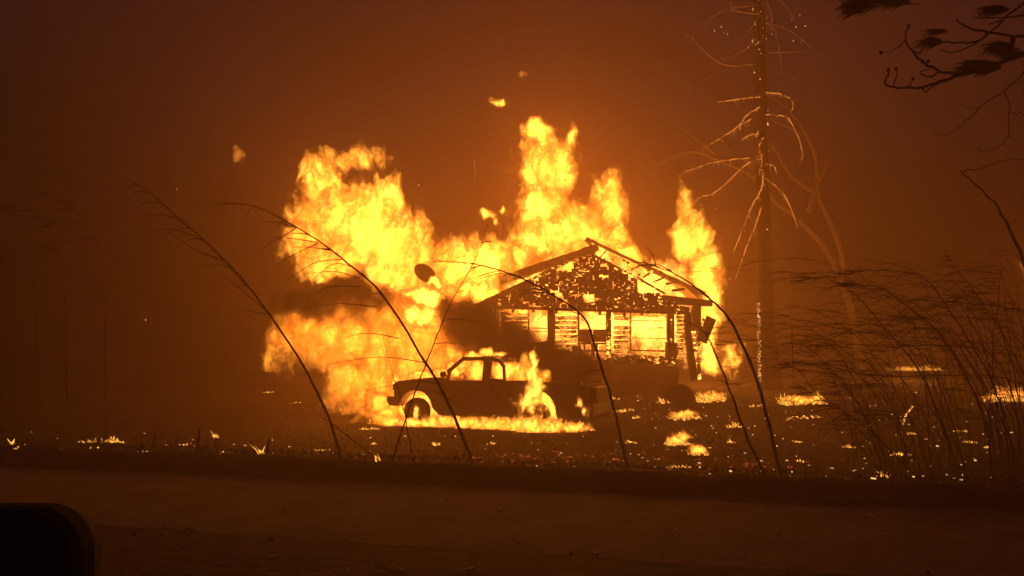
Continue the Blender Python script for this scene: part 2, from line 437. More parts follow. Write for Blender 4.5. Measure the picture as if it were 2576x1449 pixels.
flame('ragged orange flame curling low behind the pickup front',
      [(760, 850, 85, 75, 22.6, .9, .9), (870, 860, 135, 85, 22.6, 1), (985, 840, 115, 100, 22.6, 1), (1010, 950, 115, 115, 22.4, 1), (920, 965, 100, 90, 22.4, .9, .9),
       (985, 1035, 80, 55, 20.4, .5, 1.1), (955, 1060, 60, 24, 19.6, .4, 1.2), (1090, 850, 90, 80, 22.8, .9), (700, 870, 30, 75, 22.6, .5, .6), (1120, 930, 80, 80, 22.6, .9)], 4, M_FIRE2)
flame('small flame folding over the lower edge of the satellite dish', [(1092, 714, 34, 14, 22.9, .25), (1072, 748, 60, 28, 22.6, .3, 1.4), (1062, 795, 62, 36, 22.4, .3, 1.4)], 9, k=2.2, vox=.035, hull_vox=.1)
flame('distant flame glimpsed at the far right edge behind the reed thicket', [(2632, 690, 60, 75, 32, .8), (2650, 620, 40, 60, 32, .6)], 10, M_FIRE2, vox=.07)
# the porch gable, porch and rooms burn from inside
flame('flame filling the attic behind the front gable', [(1360, 720, 120, 60, 27.4, .8), (1500, 700, 130, 75, 27.6, .8), (1640, 715, 130, 60, 27.8, .8), (1500, 640, 60, 40, 27.4, .7), (1730, 740, 60, 30, 27.8, .6)], 6, M_FIRE3, amp=3.0, k=1.6)
flame('flame filling the rooms behind the porch windows', [(1290, 820, 75, 75, 27.8, .8, 1.3), (1400, 815, 95, 85, 27.8, .8, 1.3), (1530, 815, 95, 90, 27.8, .8, 1.3), (1660, 825, 95, 90, 27.9, .8, 1.3), (1745, 830, 45, 90, 27.9, .7, 1.2)], 7, M_FIRE3, amp=3.4, k=1.6)
flame('flame licking out from under the porch eave', [(1300, 778, 45, 14, 25.6, .3), (1400, 776, 45, 12, 25.6, .3), (1520, 775, 45, 14, 25.7, .3), (1560, 752, 45, 30, 25.2, .3), (1640, 782, 55, 18, 25.7, .3), (1600, 770, 40, 24, 25.3, .3)], 8, M_FIRE4, k=2.2, vox=.035, hull_vox=.1)
# drifting puffs torn off the flames
for lab, b, sd in [('small torn flame puff drifting high above the ridge', [(1256, 258, 22, 14, 27, .3)], 21),
                   ('faint torn flame puff drifting highest of all', [(1315, 192, 18, 9, 27, .3, .7)], 22),
                   ('faint flame puff drifting at the far left of the fire', [(600, 390, 22, 28, 24, .3, .7)], 23),
                   ('broken flame puff above the low bank behind the dish', [(1225, 542, 26, 14, 26, .3), (1262, 528, 8, 14, 26, .2), (1245, 560, 14, 12, 26, .2)], 24)]:
    flame(lab, b, sd, M_WISP if 'faint' in lab else M_FIRE, group='torn flame puffs', k=2.6, vox=.03, hull_vox=.08, amp=4.4, gain=1.2)

def smoke(blobs, seed, m=M_SMOKE, **k):
    return kind(gas('smoke', blobs, seed, m, **k), 'stuff')
smoke([(1185, 815, 95, 72, 20.8, .5, 1.6), (1275, 850, 100, 62, 20.7, .5, 1.7), (1350, 885, 95, 50, 20.6, .5, 1.8), (1430, 920, 90, 42, 20.6, .5, 1.5), (1140, 800, 50, 50, 20.8, .4, .8)], 31, vox=.06, amp=2.2, gain=1.7, k=1.5)
smoke([(860, 735, 120, 34, 20.8, .5, 1.2), (780, 765, 95, 42, 20.8, .5), (940, 745, 65, 38, 20.8, .4), (1130, 775, 50, 22, 20.9, .3, .7)], 32, vox=.06, amp=2.2, gain=1.5, k=1.5)

M_DARKSMOKE = smoke_mat('thin_dark_smoke', .24, (.10, .08, .07))
smoke([(330, 640, 330, 420, 24, 2.5), (120, 300, 300, 300, 24, 2.5), (560, 900, 160, 220, 22, 1.5, .8), (900, 120, 330, 150, 30, 2.5, .9), (1560, 130, 260, 130, 32, 2.5, .8), (1250, 40, 200, 80, 29, 2, .8)], 34, M_DARKSMOKE, vox=.55, amp=3.0, gain=1.2, k=.45)

# ------------------------------------------------------------------ the burning house
HA = .10; H0 = P(1500, 985, 24.6)
HX = Vector((math.cos(HA), math.sin(HA), 0)); HY = Vector((-math.sin(HA), math.cos(HA), 0))
house = tag(empty('house', H0, HA), 'small wooden house burning, front gable over an open porch', 'house')
E0 = Vector((0, 0, EYE))
def hl(px, py, w=0.0):
    d = ray(px, py); t = (w - (E0 - H0).dot(HY)) / d.dot(HY); q = E0 + d * t - H0
    return Vector((q.dot(HX), q.dot(HY), q.z))
def hz(zx, zy, w=0.0): return hl((1250 + zx / 3.15) * .92, (600 + zy / 3.15) * .92, w)
def hpart(name, mb, m, parent=None, **k): return mb.build(name, m, parent or house, **k)
def hboard(name, a, b, th, dp, m=M_CHAR, w=0.0, w2=None, jag=.35, parent=None):
    return hpart(name, MB().beam(hz(*a, w), hz(*b, w if w2 is None else w2), th, dp, jag), m, parent)

# gable face: rows of charred shingles with burnt gaps
TL, TR, TA = (165, 740), (1975, 800), (1178, 300)
gable = hpart('gable', MB().beam(hz(175, 752, .02), hz(1965, 806, .02), .10, .10, .2), M_CHAR)
streaks = [((640, 500), (1000, 720)), ((960, 510), (1215, 690)), ((1215, 480), (1460, 640)), ((1050, 640), (1225, 760)), ((820, 430), (980, 440))]
def seg_d(p, a, b):
    ax, ay = a; bx, by = b; t = max(0, min(1, ((p[0] - ax) * (bx - ax) + (p[1] - ay) * (by - ay)) / ((bx - ax) ** 2 + (by - ay) ** 2)))
    return math.hypot(p[0] - ax - t * (bx - ax), p[1] - ay - t * (by - ay))
rows = 20; n_sh = 0
for r in range(rows):
    f0 = r / rows; f1 = (r + 1) / rows; fm = (f0 + f1) / 2
    zl = (TL[0] + (TA[0] - TL[0]) * fm, TL[1] + (TA[1] - TL[1]) * fm)
    zr = (TR[0] + (TA[0] - TR[0]) * fm, TR[1] + (TA[1] - TR[1]) * fm)
    hgt = (TL[1] - TA[1]) / rows
    x = zl[0] + rnd.uniform(-20, 10)
    while x < zr[0] - 15:
        wd = rnd.uniform(62, 100); x1 = min(x + wd, zr[0])
        cx = (x + x1) / 2; cy = zl[1] + (zr[1] - zl[1]) * (cx - zl[0]) / max(1, zr[0] - zl[0])
        drop = .11 + (.28 if fm > .72 else 0)
        for a, b in streaks:
            if seg_d((cx, cy), a, b) < 20: drop = .72
        lim_r = cx > 1560 and cy < 655 + (cx - 1560) * .02   # burnt away under the right slope
        if rnd.random() > drop and not lim_r:
            tilt = rnd.uniform(-.06, .06) * (3 if rnd.random() < .08 else 1)
            a = hz(x + 2, cy + tilt * 40, rnd.uniform(-.02, .03)); b = hz(x1 - rnd.uniform(1, 6), cy - tilt * 40, rnd.uniform(-.02, .03))
            hpart('shingle', MB().beam(a, b, hgt * .0126 * rnd.uniform(.85, 1.12), .03, .52, .055), M_SHINGLE, gable); n_sh += 1
        x = x1
# roof edges, rafters, fascia
roof = hpart('roof', MB().beam(hz(350, 540, 1.6), hz(1190, 252, 1.6), .30, .9, .3), M_CHAR)
hboard('rake_board', (150, 750), (640, 520), .15, .12, M_CHAR, -.12, parent=roof)
hboard('rake_board', (640, 516), (950, 368), .12, .10, M_CHAR_E, -.12, parent=roof)
hboard('rake_board', (1110, 163), (1660, 425), .10, .16, M_CHAR, 2.2, parent=roof)
hboard('rake_board', (1640, 420), (2235, 692), .15, .3, M_CHAR, 1.6, parent=roof)
hboard('rake_board', (1150, 298), (1480, 462), .075, .10, M_CHAR_E, -.10, parent=roof)
hboard('rake_board', (1480, 462), (1790, 640), .055, .10, M_CHAR_E, -.10, parent=roof)
hboard('ridge_board', (1105, 168), (1200, 262), .08, .3, M_CHAR_E, 1.9, parent=roof)
for a, b, w in [((1300, 365), (1375, 312), .9), ((1500, 430), (1580, 395), .9), ((1600, 500), (1690, 440), .9), ((1690, 540), (1790, 500), .9), ((1205, 355), (1300, 250), 1.2),
                ((1800, 560), (1900, 530), 1.0), ((980, 350), (1110, 380), .8), ((1560, 470), (1600, 540), .8), ((1850, 610), (1960, 600), 1.0), ((1400, 330), (1480, 380), 1.0)]:
    hboard('rafter', a, b, rnd.uniform(.05, .12), .07, M_CHAR_E, w, jag=.6, parent=roof)
hpart('roof_sheathing', MB().prism([(hz(1900, 545, 1.7).x, hz(1900, 545, 1.7).z), (hz(2225, 690, 1.7).x, hz(2225, 690, 1.7).z), (hz(2100, 712, 1.7).x, hz(2100, 712, 1.7).z)], 1.55, 2.4), M_KNEE, roof)
fas = [(1770, 652), (2195, 700), (2190, 750), (1960, 738), (1650, 720), (1640, 690)]
hpart('fascia', MB().prism([(hz(x, y, .4).x, hz(x, y, .4).z) for x, y in fas], .3, .45), M_CHAR, roof)
hboard('soffit', (1640, 730), (1990, 790), .32, .25, M_CHAR_E, .25, parent=roof)
hpart('chimney_pipe', MB().tube([hl(1255, 750, 4), hl(1255, 560, 4)], .11, .10, 12), M_CHAR)
# porch: posts, hanging stubs, knee wall
def post(x, y0, y1, wd, w=0.0, m=M_CHAR, x2=None): return hboard('post', (x, y0), (x2 or x, y1), wd * .0074, wd * .0074, m, w, jag=.18)
post(285, 745, 1180, 24); post(326, 750, 1180, 10); post(350, 750, 1180, 8, .1, M_CHAR_E)
post(802, 785, 1165, 24); post(828, 790, 1165, 16, .06, M_CHAR_E)
post(1300, 785, 1165, 15, 0, M_CHAR_E); post(1318, 790, 1165, 9, .05, M_CHAR_E)
post(1824, 800, 1220, 13); post(1844, 805, 1220, 8, .03, M_CHAR_E); post(1860, 800, 1220, 10); post(1842, 1060, 1225, 46, .1)
post(1985, 800, 1000, 26, -.15); post(1990, 1000, 1385, 28, -.15, M_CHAR, 2040)
for x, l in [(480, 38), (655, 30), (852, 34), (1228, 36), (1438, 44), (1070, 18), (560, 16), (1590, 30)]:
    hboard('rafter_tail', (x, 745 + x * .03), (x + 2, 750 + x * .03 + l), .075, .12, M_CHAR, .1, jag=.2)
# knee wall of boards below the porch opening
kt = lambda x: 1168 + max(0, x - 700) * .045
def wall_rows(name, x0, x1, y0f, y1f, rows_, w, m, drop=0.0, gap=.012, parent=None, xs=None):
    for r in range(rows_):
        for (a, b) in (xs or [(x0, x1)]):
            if rnd.random() < drop: continue
            fa = lambda x: y0f(x) + (y1f(x) - y0f(x)) * (r + .5) / rows_
            pa, pb = hz(a, fa(a), w), hz(b, fa(b), w)
            th = abs(hz(a, y0f(a), w).z - hz(a, y1f(a), w).z) / rows_ - gap
            hpart('plank', MB().beam(pa, pb, th, .03, .0 if m is M_KNEE else .22), m, parent)
kneew = hpart('porch_wall', MB().beam(hz(225, 1158, .08), hz(1905, 1232, .08), .09, .22, .35), M_CHAR_E)
wall_rows('plank', 225, 1905, kt, lambda x: 1480, 6, .1, M_KNEE, 0, .010, kneew, xs=[(225, 760), (764, 1340), (1344, 1905)])
hpart('porch_floor', MB().box(((hz(230, 1400).x + hz(1890, 1400).x) / 2, 1.0, .2), (hz(1890, 1400).x - hz(230, 1400).x, 1.7, .10)), M_CHAR)
# front room wall of planks, windows between
fw = 1.55
for i, (a, b, y1) in enumerate([(372, 612, 1150), (832, 1040, 1150), (1342, 1488, 1160), (1885, 1975, 1230), (2000, 2090, 1380)]):
    wl = hpart('wall', MB().beam(hz(a, 775, fw), hz(b, 780, fw), .08, .12, .1), M_CHAR_E)
    n = 9 if y1 < 1200 else 13
    for r in range(n):
        ya = 790 + (y1 - 790) * (r + .5) / n
        th = abs(hz(a, 790, fw).z - hz(a, y1, fw).z) / n - rnd.uniform(.002, .012)
        sh = rnd.uniform(-6, 6)
        if rnd.random() < .09: continue
        hpart('plank', MB().beam(hz(a + rnd.uniform(0, 10), ya + sh * .4, fw + rnd.uniform(-.02, .02)), hz(b - rnd.uniform(0, 14), ya - sh * .4, fw), th, .03, .3, .07), M_SIDING_E, wl)
for a, b, rails in [(615, 795, (935, 962)), (1045, 1288, ()), (1492, 1812, (870, 1020))]:
    wf = MB()
    for x in (a, b): wf.beam(hz(x, 790, fw), hz(x, 1130, fw), .07, .10, .3)
    wf.beam(hz(a, 1128, fw), hz(b, 1134, fw), .07, .12, .3)
    wo = hpart('window_frame', wf, M_CHAR_E)
    for y in rails: hpart('window_rail', MB().beam(hz(a, y, fw), hz(b, y + 6, fw), .03, .04, .4), M_CHAR, wo)
hpart('back_wall', MB().box((hz(1000, 900, 6.5).x, 6.5, 1.7), (6.6, .14, 3.0)), M_CHAR)
hpart('floor', MB().box((hz(1000, 900, 4).x, 4.4, .2), (6.6, 4.6, .14)), M_CHAR)
hboard('corner_board', (2060, 745), (2064, 960), .36, .2, M_CHAR, .7); hboard('corner_board', (2075, 960), (2085, 1385), .12, .12, M_CHAR_E, .7)
# loose things on and by the porch
def hthing(name, base, label, cat):
    q = H0 + HX * base.x + HY * base.y + Vector((0, 0, base.z)); return tag(empty(name, q, HA), label, cat)
t = hthing('shutter', hz(2150, 990, .2), 'dark board hanging askew off the burning right corner of the house', 'shutter')
rm = Matrix.Rotation(R(24), 3, 'Y')
MB().box((0, 0, .15), (.34, .05, .86), rm).build('panel', M_CHAR, t)
MB().box((.02, -.04, .42), (.36, .05, .07), rm).build('batten', M_CHAR, t); MB().box((-.14, -.04, -.05), (.36, .05, .07), rm).build('batten', M_CHAR, t)
def chair(zx, zy, s, label, rz):
    q = hz(zx, zy, .75); t = hthing('porch_chair', q, label, 'chair'); t.rotation_euler.z = HA + rz
    MB().box((0, 0, .44), (.5, .48, .05)).build('seat', M_CHAR, t)
    MB().box((0, .23, .70), (.5, .05, .42), Matrix.Rotation(R(-10), 3, 'X')).build('backrest', M_CHAR, t)
    for x in (-.22, .22):
        for y in (-.2, .2): MB().box((x, y, .21), (.05, .05, .42)).build('leg', M_CHAR, t)
        MB().box((x * 1.08, 0, .62), (.05, .46, .04)).build('armrest', M_CHAR, t)
chair(1130, 1185, 1, 'charred porch chair with a tapered pot on its left, in the middle window', .2)
chair(1235, 1185, 1, 'charred porch chair nearest the middle post', -.25)
t = tag(MB().ring((0, 0, 0), [(.10, -.0), (.21, 0.0)], 4).build('flower_pot', M_CHAR), 'flared pot silhouetted in the middle porch window', 'pot')
bpy.data.objects.remove(t)
def lathe(prof, n=16):
    b = MB(); k = len(prof); vs = []; fs = []
    for i in range(n):
        a = 2 * math.pi * i / n
        for r, z in prof: vs.append((r * math.cos(a), r * math.sin(a), z))
    for i in range(n):
        for j in range(k - 1): fs.append((i * k + j, i * k + j + 1, ((i + 1) % n) * k + j + 1, ((i + 1) % n) * k + j))
    return b.add(vs, fs)
q = hz(1120, 1075, .5); t = hthing('flower_pot', q, 'flared pot silhouetted in the middle porch window', 'pot')
lathe([(0, 0), (.12, 0), (.24, .26), (.26, .27), (.26, .31), (.22, .31), (.1, .04), (0, .04)]).build('pot_body', M_CHAR, t)
for i, (zx, zy, r, lab) in enumerate([(750, 1128, (.34, .2, .30), 'rounded charred heap on the porch wall left of the first post pair'), (1030, 1140, (.16, .12, .20), 'small pointed charred heap on the porch wall'),
                                      (900, 1160, (.5, .2, .10), 'low strip of charred rubble along the porch wall')]):
    o = MB().blob((0, 0, 0), r, i, .5).build('rubble_heap', M_CHAR, smooth=False); q = hz(zx, zy, -.02)
    o.location = H0 + HX * q.x + HY * q.y + Vector((0, 0, q.z)); o.rotation_euler = (0, 0, HA); tag(o, lab, 'rubble')
deb = MB(); 
for i in range(240):
    x = rnd.uniform(1330, 1890); c = hz(x, kt(x) - 30 + rnd.uniform(0, 70) - 6, -.06)
    deb.blob(c, (rnd.uniform(.03, .10), .04, rnd.uniform(.02, .05)), i, .5, 1)
kind(hpart('ember_debris', deb, M_CHAR_E), 'stuff')
# satellite dish
q = P(1070, 686, 23.4); t = tag(empty('satellite_dish', q, R(10)), 'oval satellite dish silhouetted against the flames on a thin pole', 'satellite dish')
pr = [(0, .05), (.15, .045), (.27, .02), (.35, -.02), (.355, -.03), (.35, -.035), (.26, .005), (.14, .03), (0, .035)]
d = lathe(pr, 32).build('reflector', M_DARKPL, t, smooth=True); d.rotation_euler = (R(62), R(38), 0); d.scale = (1.05, .85, 1)
zg = gz(q.x, q.y) - q.z
MB().tube([(.05, .12, zg), (.05, .12, -.3), (.02, .06, -.05)], .02, .02, 8).build('pole', M_DARKPL, t)
MB().tube([(0, .06, -.28), (.12, -.38, -.2)], .014, .014, 6).build('feed_arm', M_DARKPL, t)
# round dark mound by the house corner
q = G(1705, 1007); o = MB().blob((0, 0, .05), (.46, .4, .42), 3, .12, 3).build('tarp_bundle', M_CHAR, smooth=True); o.location = q
tag(o, 'dark rounded bundle on the ground below the right end of the porch wall', 'bundle')

# ------------------------------------------------------------------ pickup truck
TF = G(1043, 1071); TRr = G(1375, 1086)
tv = Vector((TRr.x - TF.x, TRr.y - TF.y, 0)); tang = math.atan2(tv.y, tv.x)
truck = tag(empty('pickup_truck', TF, tang), 'dark extended cab pickup truck burning on the lawn in front of the house', 'pickup truck')
tv.normalize()
TSC = 1.0
def tx(zx): return (zx - 490) * .00249      # x measured from the front axle
def tzh(zy): return (965 - zy) * .00236
def tp(zx, zy): return (tx(zx), tzh(zy))
def arc(cx, cz, r, a0, a1, n=12): return [(cx + r * math.cos(R(a0 + (a1 - a0) * i / n)), cz + r * math.sin(R(a0 + (a1 - a0) * i / n))) for i in range(n + 1)]
FWX, RWX, WZ, WR = 0.0, tx(1775), .40, .385
WD = 1.74
body = [tp(240, 690), tp(240, 540), tp(248, 512), tp(275, 500), tp(430, 480), tp(620, 462), tp(780, 455), tp(845, 470), tp(870, 484), tp(1600, 486), tp(1600, 850)]
body += [(tx(760), tzh(850))] + arc(FWX, WZ, .475, 8, 172) + [tp(300, 690)]
bodyo = MB().prism(body, 0, WD).build('body', M_PAINT, truck, bevel=.02)
# cab: two side frames with window openings, roof, screen headers
def cab_side(y, lean):
    b = MB(); th = .07
    def q(zx, zy): x, z = tp(zx, zy); return Vector((x, y + lean * max(0, z - 1.13) * .24, z))
    b.beam(q(848, 476), q(862, 382), .07, th); b.beam(q(838, 400), q(1000, 258), .085, th); b.beam(q(985, 264), q(1310, 260), .095, th)
    b.beam(q(1268, 490), q(1266, 262), .215, th); b.beam(q(1300, 262), q(1400, 290), .085, th); b.beam(q(1390, 284), q(1445, 352), .075, th); b.beam(q(1438, 340), q(1462, 490), .06, th)
    b.beam(q(1310, 478), q(1460, 480), .06, th)
    return b
for y, ln, nm in ((.05, 1, 'cab_side'), (WD - .05, -1, 'cab_side')): cab_side(y, ln).build(nm, M_PAINT, truck)
x0, z0 = tp(1000, 250); x1, z1 = tp(1400, 285); xm, zm = tp(1310, 246)
MB().prism([(x0, z0), (xm, zm + .01), (x1, z1), (x1 - .05, z1 - .06), (xm, zm - .06), (x0 + .03, z0 - .05)], .18, WD - .18).build('roof', M_PAINT, truck, bevel=.015)
# door panel with handle
dr = [tp(870, 500), tp(1300, 500), tp(1310, 700), tp(1290, 835), tp(790, 835), tp(770, 720)]
door = MB().prism(dr, -.012, .02).build('door', M_PAINT, truck, bevel=.008)
MB().box((tx(1195), -.03, tzh(548)), (.16, .03, .035)).build('handle', M_CHROME, door)
MB().tube([(tx(860), -.02, tzh(440)), (tx(850), -.12, tzh(432))], .02, .02, 6).build('side_mirror', M_DARKPL, truck)
MB().box((tx(842), -.17, tzh(422)), (.10, .17, .14)).build('side_mirror', M_DARKPL, truck, bevel=.02)
MB().ring((tx(1400), -.004, tzh(620)), [(.0, -.01), (.075, -.01), (.08, .0), (0, .004)], 18).build('fuel_cap', M_DARKPL, truck)
MB().box((tx(655), -.012, tzh(540)), (.10, .02, .05)).build('turn_signal', M_CHROME, truck)
# front end
MB().prism([tp(165, 675), tp(170, 735), tp(205, 765), tp(300, 765), tp(330, 690), tp(330, 668), tp(180, 662)], -.03, WD + .03).build('front_bumper', M_CHROME, truck, bevel=.02)
for y in (.16, WD - .16): MB().box((tx(236), y, tzh(565)), (.06, .30, .17)).build('headlight', M_CHROME, truck, bevel=.01)
MB().box((tx(238), WD / 2, tzh(575)), (.05, .95, .2)).build('grille', M_DARKPL, truck)
# bed
side = [tp(1600, 490), tp(2225, 495), tp(2240, 510), tp(2240, 835)] + [(RWX + .56, tzh(845))] + arc(RWX, WZ, .53, 2, 178) + [tp(1600, 850)]
bed = MB().prism(side, 0, .06).build('bed', M_PAINT, truck)
MB().prism(side, WD - .06, WD).build('bed_side', M_PAINT, bed)
MB().box((tx(1615), WD / 2, .86), (.05, WD - .12, .56)).build('bed_front', M_PAINT, bed)
MB().box((tx(1925), WD / 2, .94), (tx(2220) - tx(1640), WD - .13, .05)).build('bed_floor', M_PAINT, bed)
MB().box((tx(2262), WD / 2, tzh(620)), (.07, WD - .06, .52)).build('tailgate', M_PAINT, truck, bevel=.01)
for y in (.03, WD - .03): MB().box((tx(2250), y, tzh(620)), (.09, .07, .42)).build('tail_light', M_DARKPL, truck)
MB().prism([tp(2240, 715), tp(2345, 700), tp(2350, 800), tp(2300, 850), tp(2240, 830)], .02, WD - .02).build('rear_bumper', M_CHROME, truck, bevel=.02)
MB().prism([tp(2270, 540), tp(2340, 545), tp(2345, 700), tp(2280, 700)], .35, WD - .3).build('spare_panel', M_PAINT, truck)
# wheels
def wheel(x, y, z, flat=1.0):
    b = MB().ring((0, 0, 0), [(.24, -.11), (.33, -.12), (.375, -.10), (.385, -.05), (.385, .05), (.375, .10), (.33, .12), (.24, .11)], 36)
    w = empty('wheel', (x, y, z)); w.parent = truck
    b.build('tyre', M_RUBBER, w, smooth=True)
    MB().ring((0, 0, 0), [(.235, -.09), (.24, -.10), (.25, -.10), (.25, .10), (.235, .10), (.22, .02), (.20, -.03), (.06, -.045), (.0, -.05), (.0, -.02), (.2, -.005), (.22, -.06)], 24).build('rim', M_RIM, w, smooth=True)
    w.scale = (flat, 1, flat); return w
for y in (.13, WD - .13): wheel(FWX, y, WZ - .05, .88); wheel(RWX, y, WZ - .09, .86)
MB().tube([(FWX, .2, WZ), (FWX, WD - .2, WZ)], .05, .05, 8).build('axle', M_DARKPL, truck); MB().tube([(RWX, .2, WZ - .05), (RWX, WD - .2, WZ - .05)], .06, .06, 8).build('axle', M_DARKPL, truck)
MB().box((1.6, WD / 2, .42), (4.4, .7, .14)).build('chassis', M_DARKPL, truck)
for y in (.45, WD - .45):
    MB().box((tx(1130), y, .98), (.5, .5, .16)).build('seat', M_SEAT, truck, bevel=.04)
MB().tube([(tx(930), .45 + .16 * math.cos(a), 1.13 + .16 * math.sin(a)) for a in [i * math.pi / 8 for i in range(17)]], .014, .014, 6).build('steering_wheel', M_DARKPL, truck)

def tw(x, y, z): return TF + tv * x + Vector((-tv.y, tv.x, 0)) * y + Vector((0, 0, z))
TG = 'flames on and under the burning pickup'
flame('flame spilling along the ground under the pickup', [(tw(x, y, .10), Vector((.42, .3, h))) for x, y, h in [(-.9, .1, .16), (-.5, -.15, .16), (.5, -.1, .15), (.95, .05, .17), (1.35, 0, .17), (1.75, 0, .18), (2.15, -.05, .18), (2.55, -.05, .20), (2.95, -.2, .22), (3.3, -.3, .25), (3.7, -.25, .2), (4.1, 0, .12), (.1, -.25, .1)]], 41, M_FIRE4, group=TG, world=True, k=6.5, vox=.022, hull_vox=.06, amp=5.2, gain=1.25)
flame('flame glowing inside the front wheel arch', [(tw(0, .55, .5), Vector((.6, .30, .55)), 1.2), (tw(-.45, .6, .35), Vector((.4, .3, .45)), 1.3), (tw(-.85, .5, .35), Vector((.3, .35, .5))), (tw(-.8, .6, .9), Vector((.2, .35, .4))), (tw(.10, -.06, .36), Vector((.10, .05, .24)), 1.5)], 42, M_FIRE4, group=TG, world=True, k=4.2, vox=.026, hull_vox=.08, amp=3.6)
flame('flame column climbing the bed side from the rear wheel', [(tw(RWX, .42, .45), Vector((.6, .22, .5)), 1.6), (tw(RWX, -.12, .62), Vector((.46, .10, .34)), .75), (tw(RWX + .05, -.06, .95), Vector((.32, .12, .36))), (tw(RWX - .05, -.05, 1.3), Vector((.2, .12, .36))), (tw(RWX, -.04, 1.62), Vector((.14, .11, .28))), (tw(RWX + .1, -.2, .12), Vector((.5, .12, .14)))], 43, M_FIRE4, group=TG, world=True, k=4.6, vox=.024, hull_vox=.06, amp=3.6)
flame('flame filling the pickup cab behind the empty windows', [(tw(1.35, .9, 1.38), Vector((.55, .5, .32))), (tw(2.05, .95, 1.36), Vector((.45, .45, .28))), (tw(2.45, 1.0, 1.3), Vector((.3, .45, .3)))], 44, M_FIRE4, group=TG, world=True, k=2.6, vox=.035, hull_vox=.09, amp=2.2)
flame('flame streaming over the windscreen and cab roof', [(tw(.75, .7, 1.36), Vector((.3, .5, .24))), (tw(1.02, .6, 1.55), Vector((.22, .45, .2))), (tw(1.35, .6, 1.76), Vector((.3, .4, .09))), (tw(1.7, .6, 1.83), Vector((.22, .35, .13))), (tw(2.0, .6, 1.78), Vector((.25, .3, .05))), (tw(.3, .9, 1.3), Vector((.35, .5, .14))), (tw(-.3, .9, 1.2), Vector((.4, .5, .12)))], 45, M_FIRE4, group=TG, world=True, k=5.0, vox=.026, hull_vox=.08, amp=3.0)
flame('thin orange flame behind the cab over the bed', [(tw(2.6, 1.0, 1.32), Vector((.24, .4, .36)), .8), (tw(2.9, 1.05, 1.2), Vector((.26, .4, .2)), .6)], 46, M_FIRE2, group=TG, world=True, k=2.2, vox=.035, hull_vox=.1)
flame('small flame burning at the tail light of the pickup', [(tw(tx(2240), -.05, .62), Vector((.12, .08, .16))), (tw(tx(2300), -.05, .45), Vector((.08, .08, .12)))], 47, M_FIRE4, group=TG, world=True, k=4, vox=.022, hull_vox=.05)

# ------------------------------------------------------------------ fires on the ground
def licks(base, wpx, hpx, n, depth=.25, lean=(0, 0)):
    """tapering tongues of flame standing on the yard"""
    b = MB(); k = base.y / FPX; w = wpx * k; h = hpx * k
    for i in range(n):
        x = rnd.uniform(-.5, .5); y = rnd.uniform(-.5, .5)
        env = 1 - (2 * abs(x)) ** 2 * .7
        hh = h * env * rnd.uniform(.25, 1.0); r = max(.008, min(.05, w / n * rnd.uniform(.8, 1.8)))
        c = Vector((x * w + lean[0] * x * 0, y * depth, lean[1] * x * w))
        c.z += gz(base.x + c.x, base.y + c.y) - base.z - .01
        sway = rnd.uniform(-1.0, .45) * hh
        pts = [c, c + Vector((sway * .15, 0, hh * .3)), c + Vector((sway * .5 + rnd.uniform(-.01, .01), rnd.uniform(-.02, .02), hh * .62)), c + Vector((sway, 0, hh))]
        rr = [r * .8, r, r * .6, .002]
        vs = []; fs = []
        for p, q in zip(pts, rr):
            for a in range(5): vs.append(p + Vector((q * math.cos(a * 1.2566), q * .7 * math.sin(a * 1.2566), 0)))
        for a in range(3):
            for j in range(5): fs.append((a * 5 + j, a * 5 + (j + 1) % 5, a * 5 + 5 + (j + 1) % 5, a * 5 + 5 + j))
        fs += [(4, 3, 2, 1, 0), (15, 16, 17, 18, 19)]
        b.add(vs, fs)
    return b
GF = 'patches of fire on the burnt yard'
def gfire(px, py, w, h, label, n=None, m=M_LICK, depth=.25):
    base = G(px, py); o = licks(base, w, h if h > w else h * .8, n or max(4, int(w / 1.9)), depth).build('ground_fire', m); o.location = base
    return tag(o, label, 'ground fire', GF)
def gvol(px, py, w, h, label, sd, m=M_FIRE4, extra=()):
    base = G(px, py); k = base.y / FPX
    bl = [(base + Vector((0, 0, h * k * .3)), Vector((w * k * .5, .25, h * k * .6)))]
    for dx, dy, ww, hh in extra: bl.append((base + Vector((dx * k, 0, -dy * k + hh * k * .3)), Vector((ww * k * .5, .2, hh * k * .6))))
    o = gas('ground_fire', bl, sd, m, hull=M_SHEATH, world=True, k=5.5, vox=.02, hull_vox=.05, amp=4.4, gain=1.1)
    for bx, wx, hx in [(0, w, h)] + [(e[0], e[2], e[3]) for e in extra]:
        b2 = base + Vector((bx * k, -.1, 0)); b2.z = gz(b2.x, b2.y)
        t = licks(b2, wx * .95, hx * .75, int(wx / 1.8), .35).build('tongue', M_LICK, o); t.location = b2; kind(t, 'stuff')
    return tag(o, label, 'ground fire', GF)
gvol(1722, 1052, 84, 22, 'wide ground fire in front of the dark rounded bundle', 51)
gvol(1790, 1008, 78, 30, 'ground fire right behind the dark rounded bundle', 52, extra=[(-25, 8, 30, 40)])
gvol(2015, 1014, 108, 22, 'long ground fire just right of the tall trunk foot', 53, extra=[(45, 2, 30, 36), (-44, 30, 26, 44)])
gvol(1695, 1116, 42, 26, 'slanting ground fire, brightest patch below the bundle', 54, extra=[(22, -14, 40, 22), (-14, 12, 26, 22)])
gvol(1752, 1140, 50, 20, 'ragged ground fire beside the slanting bright patch', 55)
gvol(2540, 1008, 96, 36, 'bright ground fire behind the reeds at the far right edge', 56, extra=[(-40, 0, 60, 20)])
gvol(2300, 934, 140, 14, 'long low reddish ground fire seen through the reeds', 57, M_FIRE2, extra=[(30, 8, 80, 26)])
